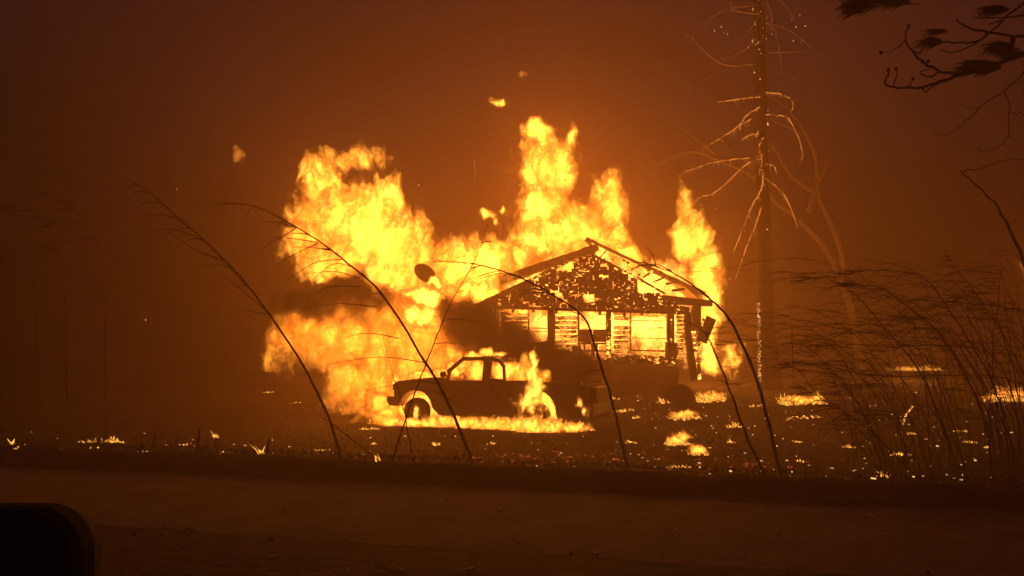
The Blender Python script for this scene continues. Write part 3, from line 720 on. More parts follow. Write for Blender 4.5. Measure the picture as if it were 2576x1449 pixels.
for a in [(1668, 1013, 34, 18, 'small fire at the foot of the porch wall left of the bundle'), (1848, 1075, 36, 20, 'small fire midway between bundle and road on open ground'), (1838, 1112, 22, 12, 'tiny fire below the small midway fire'),
          (1705, 1176, 66, 12, 'low fire strip closest to the bank below the slanting patch'), (2140, 1126, 30, 14, 'small crooked fire on bare ground right of the leaning reeds'), (2265, 1145, 52, 14, 'scattered fire among the reed feet, middle of the thicket'),
          (2226, 1200, 24, 22, 'stubby fire nearest the bank under the reed thicket'), (2290, 1092, 34, 9, 'thin flat fire right of the burning stick'), (2420, 1086, 40, 8, 'thin flat fire in the right part of the thicket'),
          (2440, 1114, 30, 9, 'thin flat fire below another in the right part of the thicket'), (2482, 1126, 20, 9, 'tiny fire farthest right among the reed feet'),
          (941, 1118, 20, 9, 'tiny fire below the pickup front bumper on dark ground'), (1095, 1120, 24, 16, 'small fire below the pickup front wheel'), (1236, 1117, 22, 8, 'tiny cross shaped fire below the pickup door'),
          (953, 1168, 10, 24, 'upright fire on a twig by the bank below the front bumper'), (1588, 1114, 28, 9, 'small slanting fire beside the reed stem right of the pickup'), (1540, 1004, 36, 14, 'fire just behind the pickup tail'),
          (1570, 1035, 60, 8, 'flat fire strip right of the pickup rear bumper'), (1480, 1083, 34, 18, 'fire under the pickup rear bumper'), (930, 1080, 50, 10, 'flat fire strip before the pickup front tyre'),
          (2005, 1112, 30, 8, 'tiny fire between the two leaning reed stems and the thicket'), (2020, 1162, 24, 10, 'tiny fire by the foot of the rightmost leaning reed'), (1600, 1052, 26, 10, 'tiny fire on open ground behind the reed stem'),
          (21, 1128, 10, 30, 'upright flame on a post at the far left edge'), (48, 1122, 9, 8, 'tiny flame beside the far left post'), (226, 1112, 20, 18, 'round flame left in the pair by the left bank'),
          (282, 1113, 54, 22, 'bushy flame right in the pair by the left bank'), (236, 1130, 16, 14, 'reddish flame under the left pair'), (546, 1100, 12, 26, 'upright flame on a stake left of the pickup'),
          (471, 1118, 12, 7, 'tiny flame between the bushy flame and the stake'), (540, 1158, 12, 9, 'tiny flame at the bank below the stake'), (657, 1142, 12, 32, 'tall flame on a stump left of the pickup'),
          (684, 1148, 26, 10, 'low flame right beside the burning stump'), (809, 1133, 52, 5, 'thin line of fire left of the leaning reed foot'), (803, 1165, 14, 9, 'tiny flame at the bank by the leaning reed foot'),
          (831, 1170, 16, 10, 'tiny flame at the bank right of the leaning reed foot'), (360, 1149, 52, 5, 'thin line of fire on the left bank'), (745, 1014, 30, 4, 'thin streak of fire on the dark slope far left of the pickup'),
          (672, 988, 32, 7, 'slanting streak of fire on the dark slope farthest from the pickup'), (1905, 1022, 50, 7, 'broken line of fire leading to the tall trunk'), (2020, 1052, 90, 7, 'thin line of fire along the ditch right of the trunk')]:
    gfire(*a)
for px, py, w, h, lab in [(1252, 1148, 46, 14, 'dull red embers below the pickup door near the bank'), (1322, 1150, 60, 16, 'dull red embers below the pickup rear wheel near the bank'), (1410, 1148, 40, 12, 'dull red embers below the pickup tail near the bank'),
                          (1460, 1144, 36, 12, 'dull red embers right of the others near the bank'), (1786, 1192, 56, 18, 'dull red embers on the bank below the slanting patch'), (1710, 1198, 40, 12, 'dull red embers at the bank under the low fire strip'),
                          (1880, 1170, 120, 14, 'wide dull red embers between the leaning reeds')]:
    o = licks(G(px, py), w, h * .6, int(w * .5), .6).build('glowing_embers', M_EMBER); o.location = G(px, py); kind(o, 'stuff')
# burning stick at the right
st = tag(MB().tube(curve([G(2272, 1070), G(2272, 1070) + Vector((.10, .05, .22)), G(2272, 1070) + Vector((.30, .1, .42))], 5), .03, .015, 6).build('burning_stick', M_LICK), 'short glowing stick standing aslant in the reed thicket', 'burning stick')

def scatter(name, pts, size, m, flat=.5, lab=None):
    b = MB()
    for p in pts:
        s = size * rnd.uniform(.4, 1.4); rot = Matrix.Rotation(rnd.uniform(0, 6.28), 3, 'Z') @ Matrix.Rotation(rnd.uniform(-.5, .5), 3, 'X')
        b.box(p, (s * rnd.uniform(.6, 2.2), s * .5, s * flat), rot)
    return kind(b.build(name, m), 'stuff')
def yard_pt(x0, x1, y0, y1): q = G(rnd.uniform(x0, x1), rnd.uniform(y0, y1)); return q + Vector((0, 0, .01))
pts = [yard_pt(1560, 2560, 1010, 1215) for _ in range(170)] + [yard_pt(1560, 2050, 990, 1060) for _ in range(60)] + [yard_pt(20, 950, 1075, 1160) for _ in range(36)] + [yard_pt(950, 1600, 1095, 1180) for _ in range(24)] + [yard_pt(2080, 2560, 960, 1080) for _ in range(40)]
scatter('embers', pts, .024, M_SPARK, .4)
scatter('red_embers', [yard_pt(1150, 1560, 1135, 1165) for _ in range(30)] + [yard_pt(1640, 2050, 1150, 1215) for _ in range(45)], .05, M_EMBER, .4)
sp = []
for i in range(130):
    a = i % 3
    sp.append(P(rnd.uniform(350, 2570), rnd.uniform(60, 1000), rnd.uniform(14, 24)) if a == 0 else P(rnd.gauss(1350, 420), rnd.gauss(480, 190), rnd.uniform(20, 28)))
scatter('sparks', sp, .014, M_SPARK, 1.0)
wig = [P(x, y, 22) for x, y in [(1195, 400), (1193, 412), (1196, 425), (1194, 440), (1190, 455)]]
tag(MB().tube(curve(wig, 3), .006, .004, 5).build('burning_thread', emat('thread_glow', (1, .4, .1), .4, .9)), 'glowing thread of ember falling left of the tall forked flame', 'ember')
glints = []
for x, y in [(685, 1400), (940, 1390), (950, 1410), (1080, 1415), (1185, 1418), (600, 1392), (645, 1402), (880, 1430), (1495, 1390), (2330, 1265), (1260, 1280), (290, 1190), (2500, 1238), (2180, 1300), (1180, 1432), (1010, 1432), (520, 1398), (1700, 1330)]:
    d = ray(x, y); t = -(EYE - .012) / d.z; glints.append(Vector((0, 0, EYE)) + d * t)
scatter('road_glints', glints, .035, M_GLINT, .3)  # pale chips painted in as wet glints on the road

pb = MB()
for i in range(260):
    sx = rnd.uniform(-9, 8); o_ = rnd.choice([rnd.gauss(-.05, .12), rnd.gauss(-3.0, .18), rnd.uniform(-4.6, 0)]); q = A0 + BT * (sx + 8) + BN * o_
    if q.y < 3: continue
    r_ = rnd.uniform(.005, .014) * (1.5 if rnd.random() < .06 else 1); a = rnd.uniform(0, 6.28)
    pb.box((q.x, q.y, r_ * .3), (r_ * 2, r_ * 1.4, r_), Matrix.Rotation(a, 3, 'Z') @ Matrix.Rotation(rnd.uniform(-.4, .4), 3, 'X'))
kind(pb.build('gravel', M_SHOULDER), 'stuff')

# burnt stubble on the yard
gb = MB()
for _ in range(15000):
    s = rnd.uniform(-9, 16); t = .15 + 14 * rnd.random() ** 1.8; q = A0 + BT * s + BN * t
    if abs(q.x) > q.y * .75: continue
    z = gz(q.x, q.y); h = rnd.uniform(.02, .07) * (1.5 if rnd.random() < .1 else 1); a = rnd.uniform(0, 6.28); w = rnd.uniform(.006, .014)
    dx, dy = math.cos(a), math.sin(a); lx, ly = rnd.uniform(-.06, .03), rnd.uniform(-.03, .03)
    gb.add([(q.x - dx * w, q.y - dy * w, z - .01), (q.x + dx * w, q.y + dy * w, z - .01), (q.x + lx * .4, q.y + ly * .4 + .004, z + h * .6), (q.x + lx, q.y + ly, z + h)], [(0, 1, 2), (0, 2, 3), (1, 3, 2), (0, 3, 1)])
me = bpy.data.meshes.new('burnt_grass'); me.from_pydata(gb.v, [], gb.f); me.materials.append(M_BERM)
o = bpy.data.objects.new('burnt_grass', me); COL.objects.link(o); kind(o, 'stuff')
# stakes at the left
for i, (x, y, h, lab) in enumerate([(385, 1140, 48, 'thin burnt stake left of the bushy flame pair'), (355, 1135, 20, 'short burnt stake beside the bushy flame'), (497, 1140, 60, 'thin stake between the tiny flame and the burning stake'), (540, 1130, 30, 'stake carrying an upright flame'), (440, 1150, 40, 'short stake on the left bank'),
                                    (672, 1150, 42, 'stump carrying a tall flame'), (1997, 1000, 180, 'tall bare stake right of the tall trunk')]):
    q = G(x, y); o = MB().tube([(0, 0, -.05), (.01, 0, h * q.y / FPX)], .022, .012, 7).build('stake', M_CHAR); o.location = q
    tag(o, lab, 'stake', 'burnt stakes')

# ------------------------------------------------------------------ trees
TY = 25.0
def c4(zx, zy, Y): return P(1610 + zx * .381, zy * .381, Y)
tree = empty('pine_tree', G(1935, 962)); tree.location.y = TY; tree.location.z = gz(tree.location.x, TY)
tag(tree, 'tall scorched trunk with drooping bare branches right of the house', 'tree')
def tpart(name, mb, m, **k):
    o = mb.build(name, m, tree, **k); o.matrix_parent_inverse = Matrix.Translation(-Vector(tree.location)); return o
tr = [(1936, 985, 66), (1934, 930, 52), (1929, 850, 46), (1924, 750, 42), (1921, 620, 39), (1918, 480, 37), (1915, 320, 34), (1913, 150, 30), (1911, 0, 26), (1909, -150, 20), (1908, -330, 8)]
tm = MB(); nn = 18; vs = []; fs = []
ctr = curve([P(x, y, TY) for x, y, w in tr], 6)
for i, c in enumerate(ctr):
    j = i / 6; a = int(min(j, len(tr) - 2)); f = j - a; w = (tr[a][2] * (1 - f) + tr[a + 1][2] * f) / 2 * TY / FPX
    for k in range(nn):
        g = 2 * math.pi * k / nn; r = w * (1 + .06 * mnoise.noise(Vector((math.cos(g) * 2, math.sin(g) * 2, c.z * 1.5))) + .05 * mnoise.noise(Vector((math.cos(g) * 6, math.sin(g) * 6, c.z * 4))))
        vs.append(c + Vector((math.cos(g) * r, math.sin(g) * r, 0)))
for i in range(len(ctr) - 1):
    for k in range(nn): fs.append((i * nn + k, i * nn + (k + 1) % nn, (i + 1) * nn + (k + 1) % nn, (i + 1) * nn + k))
tpart('trunk', tm.add(vs, fs), M_BARK, smooth=True)
def jitter(pts, a):
    return [p + Vector((rnd.uniform(-a, a), rnd.uniform(-a, a), rnd.uniform(-a, a))) for p in pts]
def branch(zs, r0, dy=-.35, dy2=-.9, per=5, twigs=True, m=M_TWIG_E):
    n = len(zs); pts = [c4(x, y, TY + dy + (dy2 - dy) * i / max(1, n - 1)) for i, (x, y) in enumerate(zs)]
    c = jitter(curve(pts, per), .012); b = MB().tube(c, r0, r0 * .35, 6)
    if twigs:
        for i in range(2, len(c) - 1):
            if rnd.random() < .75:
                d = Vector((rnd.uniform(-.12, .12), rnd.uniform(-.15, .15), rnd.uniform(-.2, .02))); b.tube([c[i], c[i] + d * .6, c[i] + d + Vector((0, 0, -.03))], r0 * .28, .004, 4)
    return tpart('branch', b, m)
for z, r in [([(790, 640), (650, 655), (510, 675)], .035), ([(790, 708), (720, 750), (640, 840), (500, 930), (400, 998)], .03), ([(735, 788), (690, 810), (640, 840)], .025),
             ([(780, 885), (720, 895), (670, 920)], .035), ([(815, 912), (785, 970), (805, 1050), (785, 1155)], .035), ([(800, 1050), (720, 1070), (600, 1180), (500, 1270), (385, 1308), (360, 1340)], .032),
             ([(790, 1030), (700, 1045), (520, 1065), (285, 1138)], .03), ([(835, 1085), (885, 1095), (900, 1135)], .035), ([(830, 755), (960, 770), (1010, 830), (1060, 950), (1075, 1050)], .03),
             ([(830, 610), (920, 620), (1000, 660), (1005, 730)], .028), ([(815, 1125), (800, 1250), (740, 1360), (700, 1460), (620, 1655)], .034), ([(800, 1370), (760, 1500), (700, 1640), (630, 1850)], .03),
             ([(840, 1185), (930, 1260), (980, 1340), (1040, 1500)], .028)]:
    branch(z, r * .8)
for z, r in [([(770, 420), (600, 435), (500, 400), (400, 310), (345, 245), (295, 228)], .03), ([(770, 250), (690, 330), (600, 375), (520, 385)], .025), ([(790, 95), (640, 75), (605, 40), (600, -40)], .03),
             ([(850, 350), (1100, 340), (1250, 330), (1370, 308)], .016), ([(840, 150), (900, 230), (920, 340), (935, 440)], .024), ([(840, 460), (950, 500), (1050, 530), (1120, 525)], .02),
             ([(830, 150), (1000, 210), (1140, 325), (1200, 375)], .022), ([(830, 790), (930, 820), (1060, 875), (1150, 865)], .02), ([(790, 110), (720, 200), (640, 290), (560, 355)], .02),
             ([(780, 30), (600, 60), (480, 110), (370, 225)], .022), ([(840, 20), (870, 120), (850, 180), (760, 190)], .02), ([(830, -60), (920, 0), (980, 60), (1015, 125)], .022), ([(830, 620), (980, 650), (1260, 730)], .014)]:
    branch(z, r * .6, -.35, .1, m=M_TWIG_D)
em = []
for i in range(40):
    y = rnd.choice([rnd.uniform(-20, 110), rnd.uniform(0, 600), rnd.uniform(0, 450)]); em.append(P(1913 + rnd.uniform(-22, 22), y, TY - .42))
for i in range(130):
    y = rnd.uniform(760, 960); em.append(P(1907 + (y - 760) * .02 + rnd.uniform(-3, 5), y, TY - .5 + .15))
for i in range(16): em.append(P(rnd.uniform(1780, 2050), rnd.uniform(0, 130), TY + rnd.uniform(-.8, .8)))
b = MB()
for p in em:
    s = rnd.uniform(.008, .03); b.box(p, (s, s, s * rnd.uniform(.8, 2)))
kind(tpart('embers', b, M_SPARK), 'stuff')

def bare_tree(name, base, label, limbs, Y, m, cat='tree'):
    t = tag(empty(name, base), label, cat)
    for nm, pts, r0, r1 in limbs:
        b = MB().tube(jitter(curve(pts, 6), .02), r0 * .78, r1 * .78, 9 if r0 > .06 else 5)
        o = b.build(nm, m, t, smooth=True); o.matrix_parent_inverse = Matrix.Translation(-Vector(base))
    return t
BY = 33.0
L = lambda *z: [c4(x, y, BY) for x, y in z]
L5 = lambda *z: [P(1656 + x * .4444, 552 + y * .4444, BY) for x, y in z]
gb0 = P(2168, 930, BY)
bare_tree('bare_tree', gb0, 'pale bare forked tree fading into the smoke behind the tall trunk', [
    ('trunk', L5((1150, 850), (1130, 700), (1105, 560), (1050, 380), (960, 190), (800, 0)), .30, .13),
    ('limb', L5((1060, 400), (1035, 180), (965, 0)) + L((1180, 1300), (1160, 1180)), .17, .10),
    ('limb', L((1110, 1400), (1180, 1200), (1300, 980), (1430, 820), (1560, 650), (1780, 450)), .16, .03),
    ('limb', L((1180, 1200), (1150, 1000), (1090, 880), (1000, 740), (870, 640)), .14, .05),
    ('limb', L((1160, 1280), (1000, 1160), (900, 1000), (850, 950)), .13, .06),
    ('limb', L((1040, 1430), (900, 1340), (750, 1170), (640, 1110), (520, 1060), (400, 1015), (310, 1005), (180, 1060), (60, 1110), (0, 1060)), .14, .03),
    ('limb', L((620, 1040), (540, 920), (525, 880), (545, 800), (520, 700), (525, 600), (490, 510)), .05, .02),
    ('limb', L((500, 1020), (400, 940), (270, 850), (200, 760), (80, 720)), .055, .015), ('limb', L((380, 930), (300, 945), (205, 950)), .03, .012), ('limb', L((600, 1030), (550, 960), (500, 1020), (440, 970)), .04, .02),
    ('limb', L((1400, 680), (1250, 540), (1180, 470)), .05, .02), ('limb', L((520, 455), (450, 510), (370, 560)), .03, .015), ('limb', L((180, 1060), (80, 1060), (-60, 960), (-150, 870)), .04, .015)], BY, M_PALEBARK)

# near pine branches reaching in from the upper right corner
PY = 6.0
def cp(zx, zy, Y=PY): return c4(zx, zy, Y)
def near_branch(label, stems, tufts, buds, base, cat='pine branch'):
    t = tag(empty('pine_branch', base), label, cat); inv = Matrix.Translation(-Vector(base))
    for z, r in stems:
        o = MB().tube(jitter(curve([cp(x, y) for x, y in z], 6), .006), r, r * .45, 6).build('branch', M_BARK, t); o.matrix_parent_inverse = inv
    for (x, y, rx, ry, n) in tufts:
        b = MB()
        for _ in range(n):
            a = rnd.uniform(0, 6.28); d = rnd.random() ** .5 * .85
            c = cp(x + rx * d * math.cos(a), y + ry * d * math.sin(a), PY + rnd.uniform(-.12, .12))
            dr_ = Vector((-1, rnd.uniform(-.35, .35), rnd.uniform(-.42, .16))).normalized() * rnd.uniform(.07, .15)
            b.tube([c, c + dr_ * .6, c + dr_ + Vector((0, 0, -.015))], .0045, .0018, 3)
        o = b.build('needles', M_PINE, t); o.matrix_parent_inverse = inv; kind(o, 'stuff')
    for x, y in buds:
        o = MB().blob(cp(x, y), (.014, .014, .02), x, .6, 1).build('cone', M_BARK, t); o.matrix_parent_inverse = inv
near_branch('dark pine branch with needle clumps reaching in at the upper right', [
    ([(2700, 330), (2536, 360), (2400, 410), (2120, 492), (1980, 540), (1860, 575), (1720, 580), (1620, 555), (1635, 500), (1640, 465)], .014), ([(2120, 492), (1980, 472), (1840, 385), (1800, 340), (1755, 260), (1775, 175)], .012),
    ([(1980, 472), (1930, 505), (1880, 500), (1850, 480), (1920, 455)], .008), ([(2700, 255), (2536, 240), (2460, 242), (2300, 210), (2180, 188), (2130, 160), (2085, 130)], .013), ([(2460, 242), (2450, 330), (2400, 415)], .02),
    ([(2300, 215), (2240, 270), (2120, 285), (1985, 275), (1900, 275)], .009), ([(2240, 270), (2160, 320), (2060, 345), (1980, 330)], .007), ([(2400, 130), (2330, 200), (2240, 270)], .009), ([(2700, 60), (2500, 105), (2330, 118), (2200, 115)], .009),
    ([(2536, 20), (2440, 90), (2400, 130), (2300, 160)], .010), ([(1800, 340), (1850, 350), (1870, 330)], .007), ([(1860, 577), (1890, 605), (1930, 570), (2120, 500)], .007), ([(1680, 560), (1690, 500), (1695, 460)], .006), ([(1760, 578), (1785, 550), (1802, 522)], .005), ([(1840, 388), (1880, 425), (1900, 404)], .005), ([(1757, 265), (1680, 330), (1592, 352)], .005)],
    [(2270, 438, 150, 50, 260), (2400, 310, 90, 40, 110), (1950, 276, 60, 30, 80), (2000, 206, 45, 9, 30), (2370, 62, 85, 28, 100), (2490, 350, 80, 42, 90)], [(1775, 170), (1640, 460), (1690, 453), (1590, 350), (1802, 520), (1900, 402)], cp(2700, 300))
near_branch('dark pine needle clump hanging at the top edge left of the larger branch', [([(2000, -60), (1800, -20), (1560, 20)], .012), ([(1700, 0), (1800, 28), (1850, 18)], .006)], [(1500, 10, 120, 62, 230), (1440, 55, 50, 40, 70), (1715, 16, 105, 22, 110)], [], cp(2000, -60))
# leafless shrub at the right edge
SY = 9.2
bare = bare_tree('bare_shrub', G(2640, 1205), 'leafless twiggy shrub leaning in at the right edge', [('twig', [c4(x, y, SY) for x, y in z], r, .004) for z, r in [
    ([(2600, 420), (2400, 600), (2260, 700), (2150, 800), (2050, 880), (1940, 890)], .012), ([(2400, 590), (2440, 740), (2430, 900), (2350, 980), (2250, 990), (2180, 970)], .009), ([(2260, 700), (2180, 710), (2090, 680)], .006),
    ([(2110, 1130), (2250, 1110), (2400, 1060), (2600, 1040)], .010), ([(2440, 740), (2560, 760), (2700, 800)], .008)]], SY, M_REED, 'shrub')
o = MB().tube(jitter(curve([G(2640, 1205), P(2600, 1000, SY), P(2585, 700, SY), P(2520, 540, SY), P(2470, 480, SY), P(2412, 428, SY)], 6), .01), .03, .006, 7).build('stem', M_REED, bare); o.matrix_parent_inverse = Matrix.Translation(-Vector(G(2640, 1205)))
o = MB().tube(jitter(curve([P(2585, 700, SY), P(2625, 500, SY), P(2640, 300, SY), P(2600, 160, SY)], 6), .01), .02, .008, 6).build('stem', M_REED, bare); o.matrix_parent_inverse = Matrix.Translation(-Vector(G(2640, 1205)))

# ------------------------------------------------------------------ reeds in front
def reed(px, label, r0=.024, leaves=(), group='tall reed stems leaning before the fire', auto=0, auto_dir=-1, ftip=.12, plume=0, y_off=0.0):
    base = G(*px[0]); Y = base.y + y_off
    t = tag(empty('reed', base), label, 'reed', group); inv = Matrix.Translation(-Vector(base))
    c = curve([base] + [P(x, y, Y + .05 * i) for i, (x, y) in enumerate(px[1:], 1)], 7)
    o = MB().tube(jitter(c, .007), r0 * .78, r0 * ftip, 7).build('stem', M_REED, t); o.matrix_parent_inverse = inv
    nd = MB()
    for i in range(4, len(c) - 3, 5):
        d = (c[i + 1] - c[i]).normalized(); rr = (.78 * r0 * (1 - i / len(c) * (1 - ftip))) * 1.35; nd.tube([c[i] - d * .012, c[i] + d * .012], rr, rr, 7)
    o = nd.build('node_ring', M_REED, t); o.matrix_parent_inverse = inv
    kind(o, 'stuff')
    lv = [[P(x, y, Y + .1) for x, y in z] for z in leaves]
    for k in range(auto):
        i = int(len(c) * (.42 + .55 * (k + rnd.random() * .6) / auto)); i = min(i, len(c) - 2); L_ = rnd.uniform(.2, .6) * (.5 + .5 * (1 - k / max(1, auto)))
        p = c[i]; lv.append([p, p + Vector((auto_dir * L_ * .5, rnd.uniform(-.1, .1), rnd.uniform(0, .1) * L_)), p + Vector((auto_dir * L_, rnd.uniform(-.2, .2), rnd.uniform(-.45, .02) * L_))])
    for z in lv:
        o = MB().tube(curve(z, 6), .0075, .0018, 5).build('leaf', M_REED, t); o.matrix_parent_inverse = inv
    if plume:
        b = MB(); e = c[-1]; d = (c[-1] - c[-8])
        for k in range(plume):
            p = c[-1 - int(rnd.random() * 7)]; q = Vector((rnd.uniform(-.22, .05), rnd.uniform(-.05, .05), rnd.uniform(-.06, .05))); b.tube([p, p + q * .6, p + q], .006, .002, 4)
        o = b.build('plume', M_REED, t); o.matrix_parent_inverse = inv; kind(o, 'stuff')
    return t
reed([(858, 1172), (830, 1060), (762, 920), (640, 740), (540, 630), (440, 540), (370, 480), (300, 440)], 'leaning reed farthest left, crossing the dark smoke left of the flames', .026,
     [[(455, 550), (400, 540), (345, 543)], [(510, 605), (450, 580), (372, 578)], [(565, 655), (500, 632), (425, 586)], [(620, 720), (560, 660), (497, 634)], [(680, 790), (620, 740), (552, 686)], [(672, 790), (640, 785), (612, 776)]], auto=7)
reed([(1192, 1182), (1130, 1020), (1072, 915), (960, 740), (860, 650), (760, 580), (640, 520), (535, 512)], 'long leaning reed with drooping leaves across the left flames and pickup bonnet', .028,
     [[(862, 652), (790, 662), (715, 710)], [(905, 700), (840, 683), (760, 690)], [(905, 722), (830, 722), (765, 752)], [(948, 772), (850, 764), (750, 782)], [(1005, 852), (930, 838), (850, 852)], [(1072, 912), (950, 898), (820, 918)],
      [(800, 610), (735, 600), (680, 596)], [(800, 612), (740, 640), (690, 668)], [(830, 630), (780, 622), (735, 622)], [(745, 572), (700, 560), (660, 557)], [(745, 574), (700, 600), (650, 632)], [(1120, 970), (1050, 960), (905, 985)], [(1140, 1010), (1090, 985), (1060, 985)]], auto=7)
reed([(1582, 1198), (1550, 1050), (1500, 880), (1460, 790), (1330, 708), (1230, 672), (1160, 660), (1085, 658)], 'leaning reed passing in front of the porch and right of the pickup tail', .024,
     [[(1395, 740), (1350, 735), (1310, 742)], [(1520, 930), (1480, 935), (1440, 950)], [(1260, 680), (1220, 690), (1180, 705)]], auto=7)
reed([(1930, 1212), (1872, 1080), (1805, 900), (1765, 830), (1700, 800)], 'shorter leaning reed left of the two crossing the right flame', .022, [[(1830, 965), (1815, 958), (1797, 956)]])
reed([(1966, 1216), (1905, 960), (1835, 805), (1760, 730), (1690, 685), (1620, 660)], 'tall leaning reed right of the two, its tip over the gable', .028, [[(1690, 682), (1650, 665), (1600, 668)], [(1650, 668), (1640, 640), (1625, 622)]], plume=14)
reed([(985, 1166), (1022, 1050), (1075, 905), (1130, 770), (1192, 660), (1228, 560)], 'thin reed leaning to the right across the pickup bonnet', .017, auto=5, auto_dir=1)
reed([(960, 1170), (830, 1062), (815, 1055)], 'bent reed lying from the bank to the leftmost leaning stem', .014)
reed([(1043, 1180), (1010, 1010), (990, 950), (955, 815)], 'thin upright reed in front of the pickup front wheel', .011)
reed([(460, 1150), (330, 1128), (260, 1112), (195, 1098)], 'fallen reed lying low along the left bank', .016)
# faint bamboo at the far left
for i, (z, lab) in enumerate([([(268, 1140), (262, 760), (250, 620), (200, 540), (130, 495), (0, 488)], 'dim reed arching over to the far left edge'), ([(170, 1140), (165, 800), (150, 650), (120, 560), (40, 520), (-40, 540)], 'dim reed standing inside the far left arch'),
                              ([(110, 1130), (90, 800), (100, 600), (160, 520), (240, 470)], 'dim reed leaning inward at the far left')]):
    reed(z, lab, .005, group='dim reeds at the far left', auto=6, auto_dir=-1 if i < 2 else 1)
C5 = lambda *z: [(1656 + x * .4444, 552 + y * .4444) for x, y in z]
for i, (z, lab, r) in enumerate([
    (C5((1720, 1470), (1600, 1150), (1500, 900), (1400, 750), (1250, 580), (1150, 460), (1050, 380), (930, 330), (790, 350)), 'reed with the seed head reaching farthest left from the thicket', .020),
    (C5((2000, 1480), (1960, 1150), (1900, 950), (1800, 750), (1650, 520), (1550, 370), (1450, 310), (1300, 290), (1180, 290), (1040, 312)), 'high arching reed above the thicket, tip drooping left', .018),
    (C5((1900, 1480), (1850, 1150), (1750, 900), (1620, 680), (1500, 560), (1300, 410), (1170, 370), (1060, 372)), 'arching reed just under the highest arch of the thicket', .016),
    (C5((2200, 1480), (2120, 1000), (2070, 880), (1950, 650), (1830, 460), (1700, 290), (1620, 170)), 'steep straight reed standing above the right of the thicket', .015),
    (C5((2300, 1480), (2240, 900), (2150, 560), (2070, 520), (1850, 485), (1650, 470), (1560, 500)), 'reed bent flat across the top right of the thicket', .017),
    (C5((2150, 1480), (2100, 1100), (2070, 940), (1800, 880), (1400, 890), (1200, 880), (1050, 850), (900, 815), (730, 808)), 'reed bent flat low across the thicket, reaching the trunk', .014),
    (C5((1500, 1480), (1400, 1400), (1250, 1240), (1120, 1130), (950, 1030), (780, 930)), 'low reed slanting up left from the thicket foot', .016),
    (C5((1350, 1440), (1200, 1180), (1080, 950), (1010, 880), (860, 860), (730, 830)), 'short reed hooked over left of the thicket', .011),
    (C5((1750, 1470), (1650, 1100), (1560, 860), (1480, 740), (1380, 700), (1200, 640), (1000, 650)), 'mid thicket reed hooking left at half height', .013),
    (C5((1620, 1460), (1500, 1100), (1330, 850), (1150, 740), (960, 715), (840, 720)), 'mid thicket reed arching toward the tall stake', .012),
    (C5((2060, 1480), (2010, 1000), (1880, 760), (1700, 720), (1450, 715), (1250, 760), (1000, 900)), 'reed bent down to the left through the middle of the thicket', .013),
    (C5((1250, 1440), (1120, 1240), (1060, 1100), (1000, 930), (960, 800)), 'short steep reed left in the thicket', .011)]):
    reed(z, lab, r, group='reeds arching out of the thicket', auto=9, plume=26 if i in (0, 1, 2) else 8)
th = MB()
for i in range(135):
    bx = rnd.uniform(2140, 2760); by = rnd.uniform(1160, 1225); b0 = G(bx, by); Y = b0.y + rnd.uniform(0, 1.2)
    hgt = rnd.uniform(180, 560) * (.62 + .38 * min(1, max(0, (bx - 2100) / 400))); lean = rnd.uniform(.1, 1.5) * hgt * .85 * rnd.choice([1, 1, 1, 1, -.35])
    pts = [b0, P(bx - lean * .12, by - hgt * .4, Y), P(bx - lean * .38, by - hgt * .8, Y), P(bx - lean * .75, by - hgt * (1.0 + rnd.uniform(-.05, .04)), Y), P(bx - lean * 1.2, by - hgt * rnd.uniform(.86, 1.03), Y)]
    c = curve(pts, 5); th.tube(jitter(c, .02), rnd.uniform(.0045, .009), .0015, 4)
    for k in range(8):
        p = c[int(len(c) * rnd.uniform(.4, .97))]; l_ = rnd.uniform(.15, .5); th.tube([p, p + Vector((-l_ * .6, rnd.uniform(-.1, .1), rnd.uniform(-.02, .12) * l_)), p + Vector((-l_, rnd.uniform(-.1, .1), rnd.uniform(-.4, .1) * l_))], .004, .0015, 3)
kind(th.build('reed_thicket', M_REED), 'stuff')

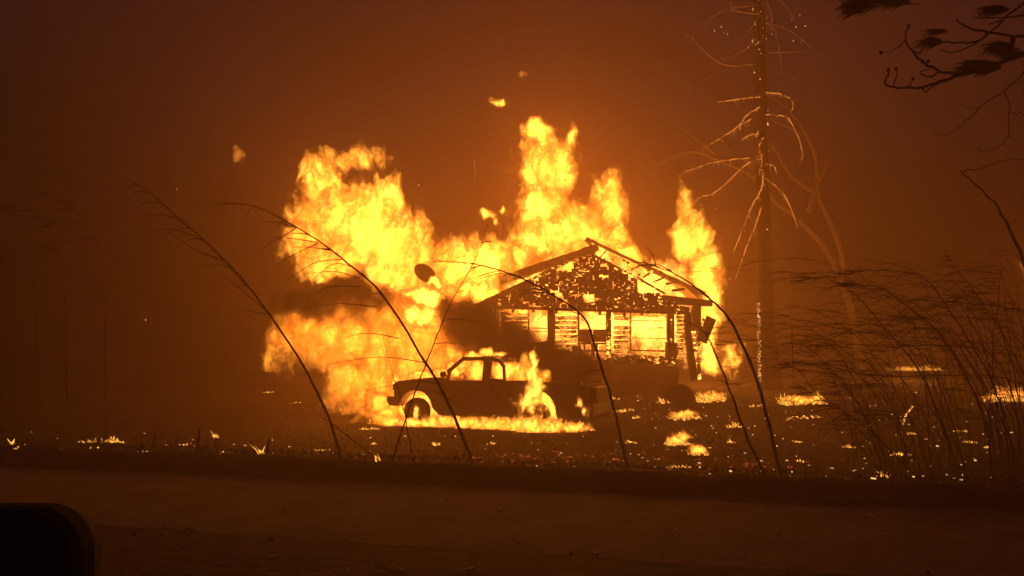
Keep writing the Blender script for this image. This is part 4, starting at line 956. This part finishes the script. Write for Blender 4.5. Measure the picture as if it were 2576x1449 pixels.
# ------------------------------------------------------------------ side mirror of the car the photograph is taken from
mc = P(-42, 1508, 1.05); mir = tag(empty('side_mirror', mc), 'dark car side mirror with a rounded corner beside the road', 'car mirror')
def rrect(w, h, r, n=8):
    o = []
    for cx, cz, a0 in ((w - r, h - r, 0), (-w + r, h - r, 90), (-w + r, -h + r, 180), (w - r, -h + r, 270)):
        for i in range(n + 1): a = R(a0 + 90 * i / n); o.append((cx + r * math.cos(a), cz + r * math.sin(a)))
    return o
hw, hh = .125, .118
b = MB(); rings = [(1.0, -.02), (1.02, 0), (1.0, .035), (.9, .075), (.6, .10)]; n = None; vs = []; fs = []
for s_, y in rings:
    rr = rrect(hw * s_, hh * s_, .065 * s_); n = len(rr); vs += [(x + .004 * 0, y, z) for x, z in rr]
for i in range(len(rings) - 1):
    for k in range(n): fs.append((i * n + k, i * n + (k + 1) % n, (i + 1) * n + (k + 1) % n, (i + 1) * n + k))
fs.append(tuple((len(rings) - 1) * n + k for k in range(n)))
vs += [(x, -.02, z) for x, z in rrect(hw * .93, hh * .92, .058)]; o2 = len(rings) * n
for k in range(n): fs.append((k, o2 + k, o2 + (k + 1) % n, (k + 1) % n))
vs += [(x, -.006, z) for x, z in rrect(hw * .92, hh * .91, .057)]; o3 = o2 + n
for k in range(n): fs.append((o2 + k, o3 + k, o3 + (k + 1) % n, o2 + (k + 1) % n))
b.add(vs, fs).build('housing', M_DARKPL, mir, smooth=False)
MB().prism(rrect(hw * .915, hh * .905, .056), -.007, -.004).build('mirror_glass', M_MIRROR, mir)
MB().tube([(-.06, .05, -.09), (-.16, .0, -.16), (-.30, -.05, -.2)], .03, .035, 8).build('arm', M_DARKPL, mir)

# ------------------------------------------------------------------ smoky air
hm = bpy.data.materials.new('smoky_air'); hm.use_nodes = True; hm.node_tree.nodes.clear(); N = NT(hm.node_tree)
out = N.n('ShaderNodeOutputMaterial'); pv = N.n('ShaderNodeVolumePrincipled')
pv.inputs['Color'].default_value = (.86, .64, .48, 1); pv.inputs['Density'].default_value = .024; pv.inputs['Density Attribute'].default_value = ''; pv.inputs['Anisotropy'].default_value = .5
N.l(pv.outputs[0], out.inputs['Volume']); hm.cycles.homogeneous_volume = True
hz_ = MB().box((0, 47, 8.7), (150, 128, 20.6)).build('haze', hm); kind(hz_, 'stuff')
print('SHINGLES', n_sh, 'OBJ', len(S.objects))
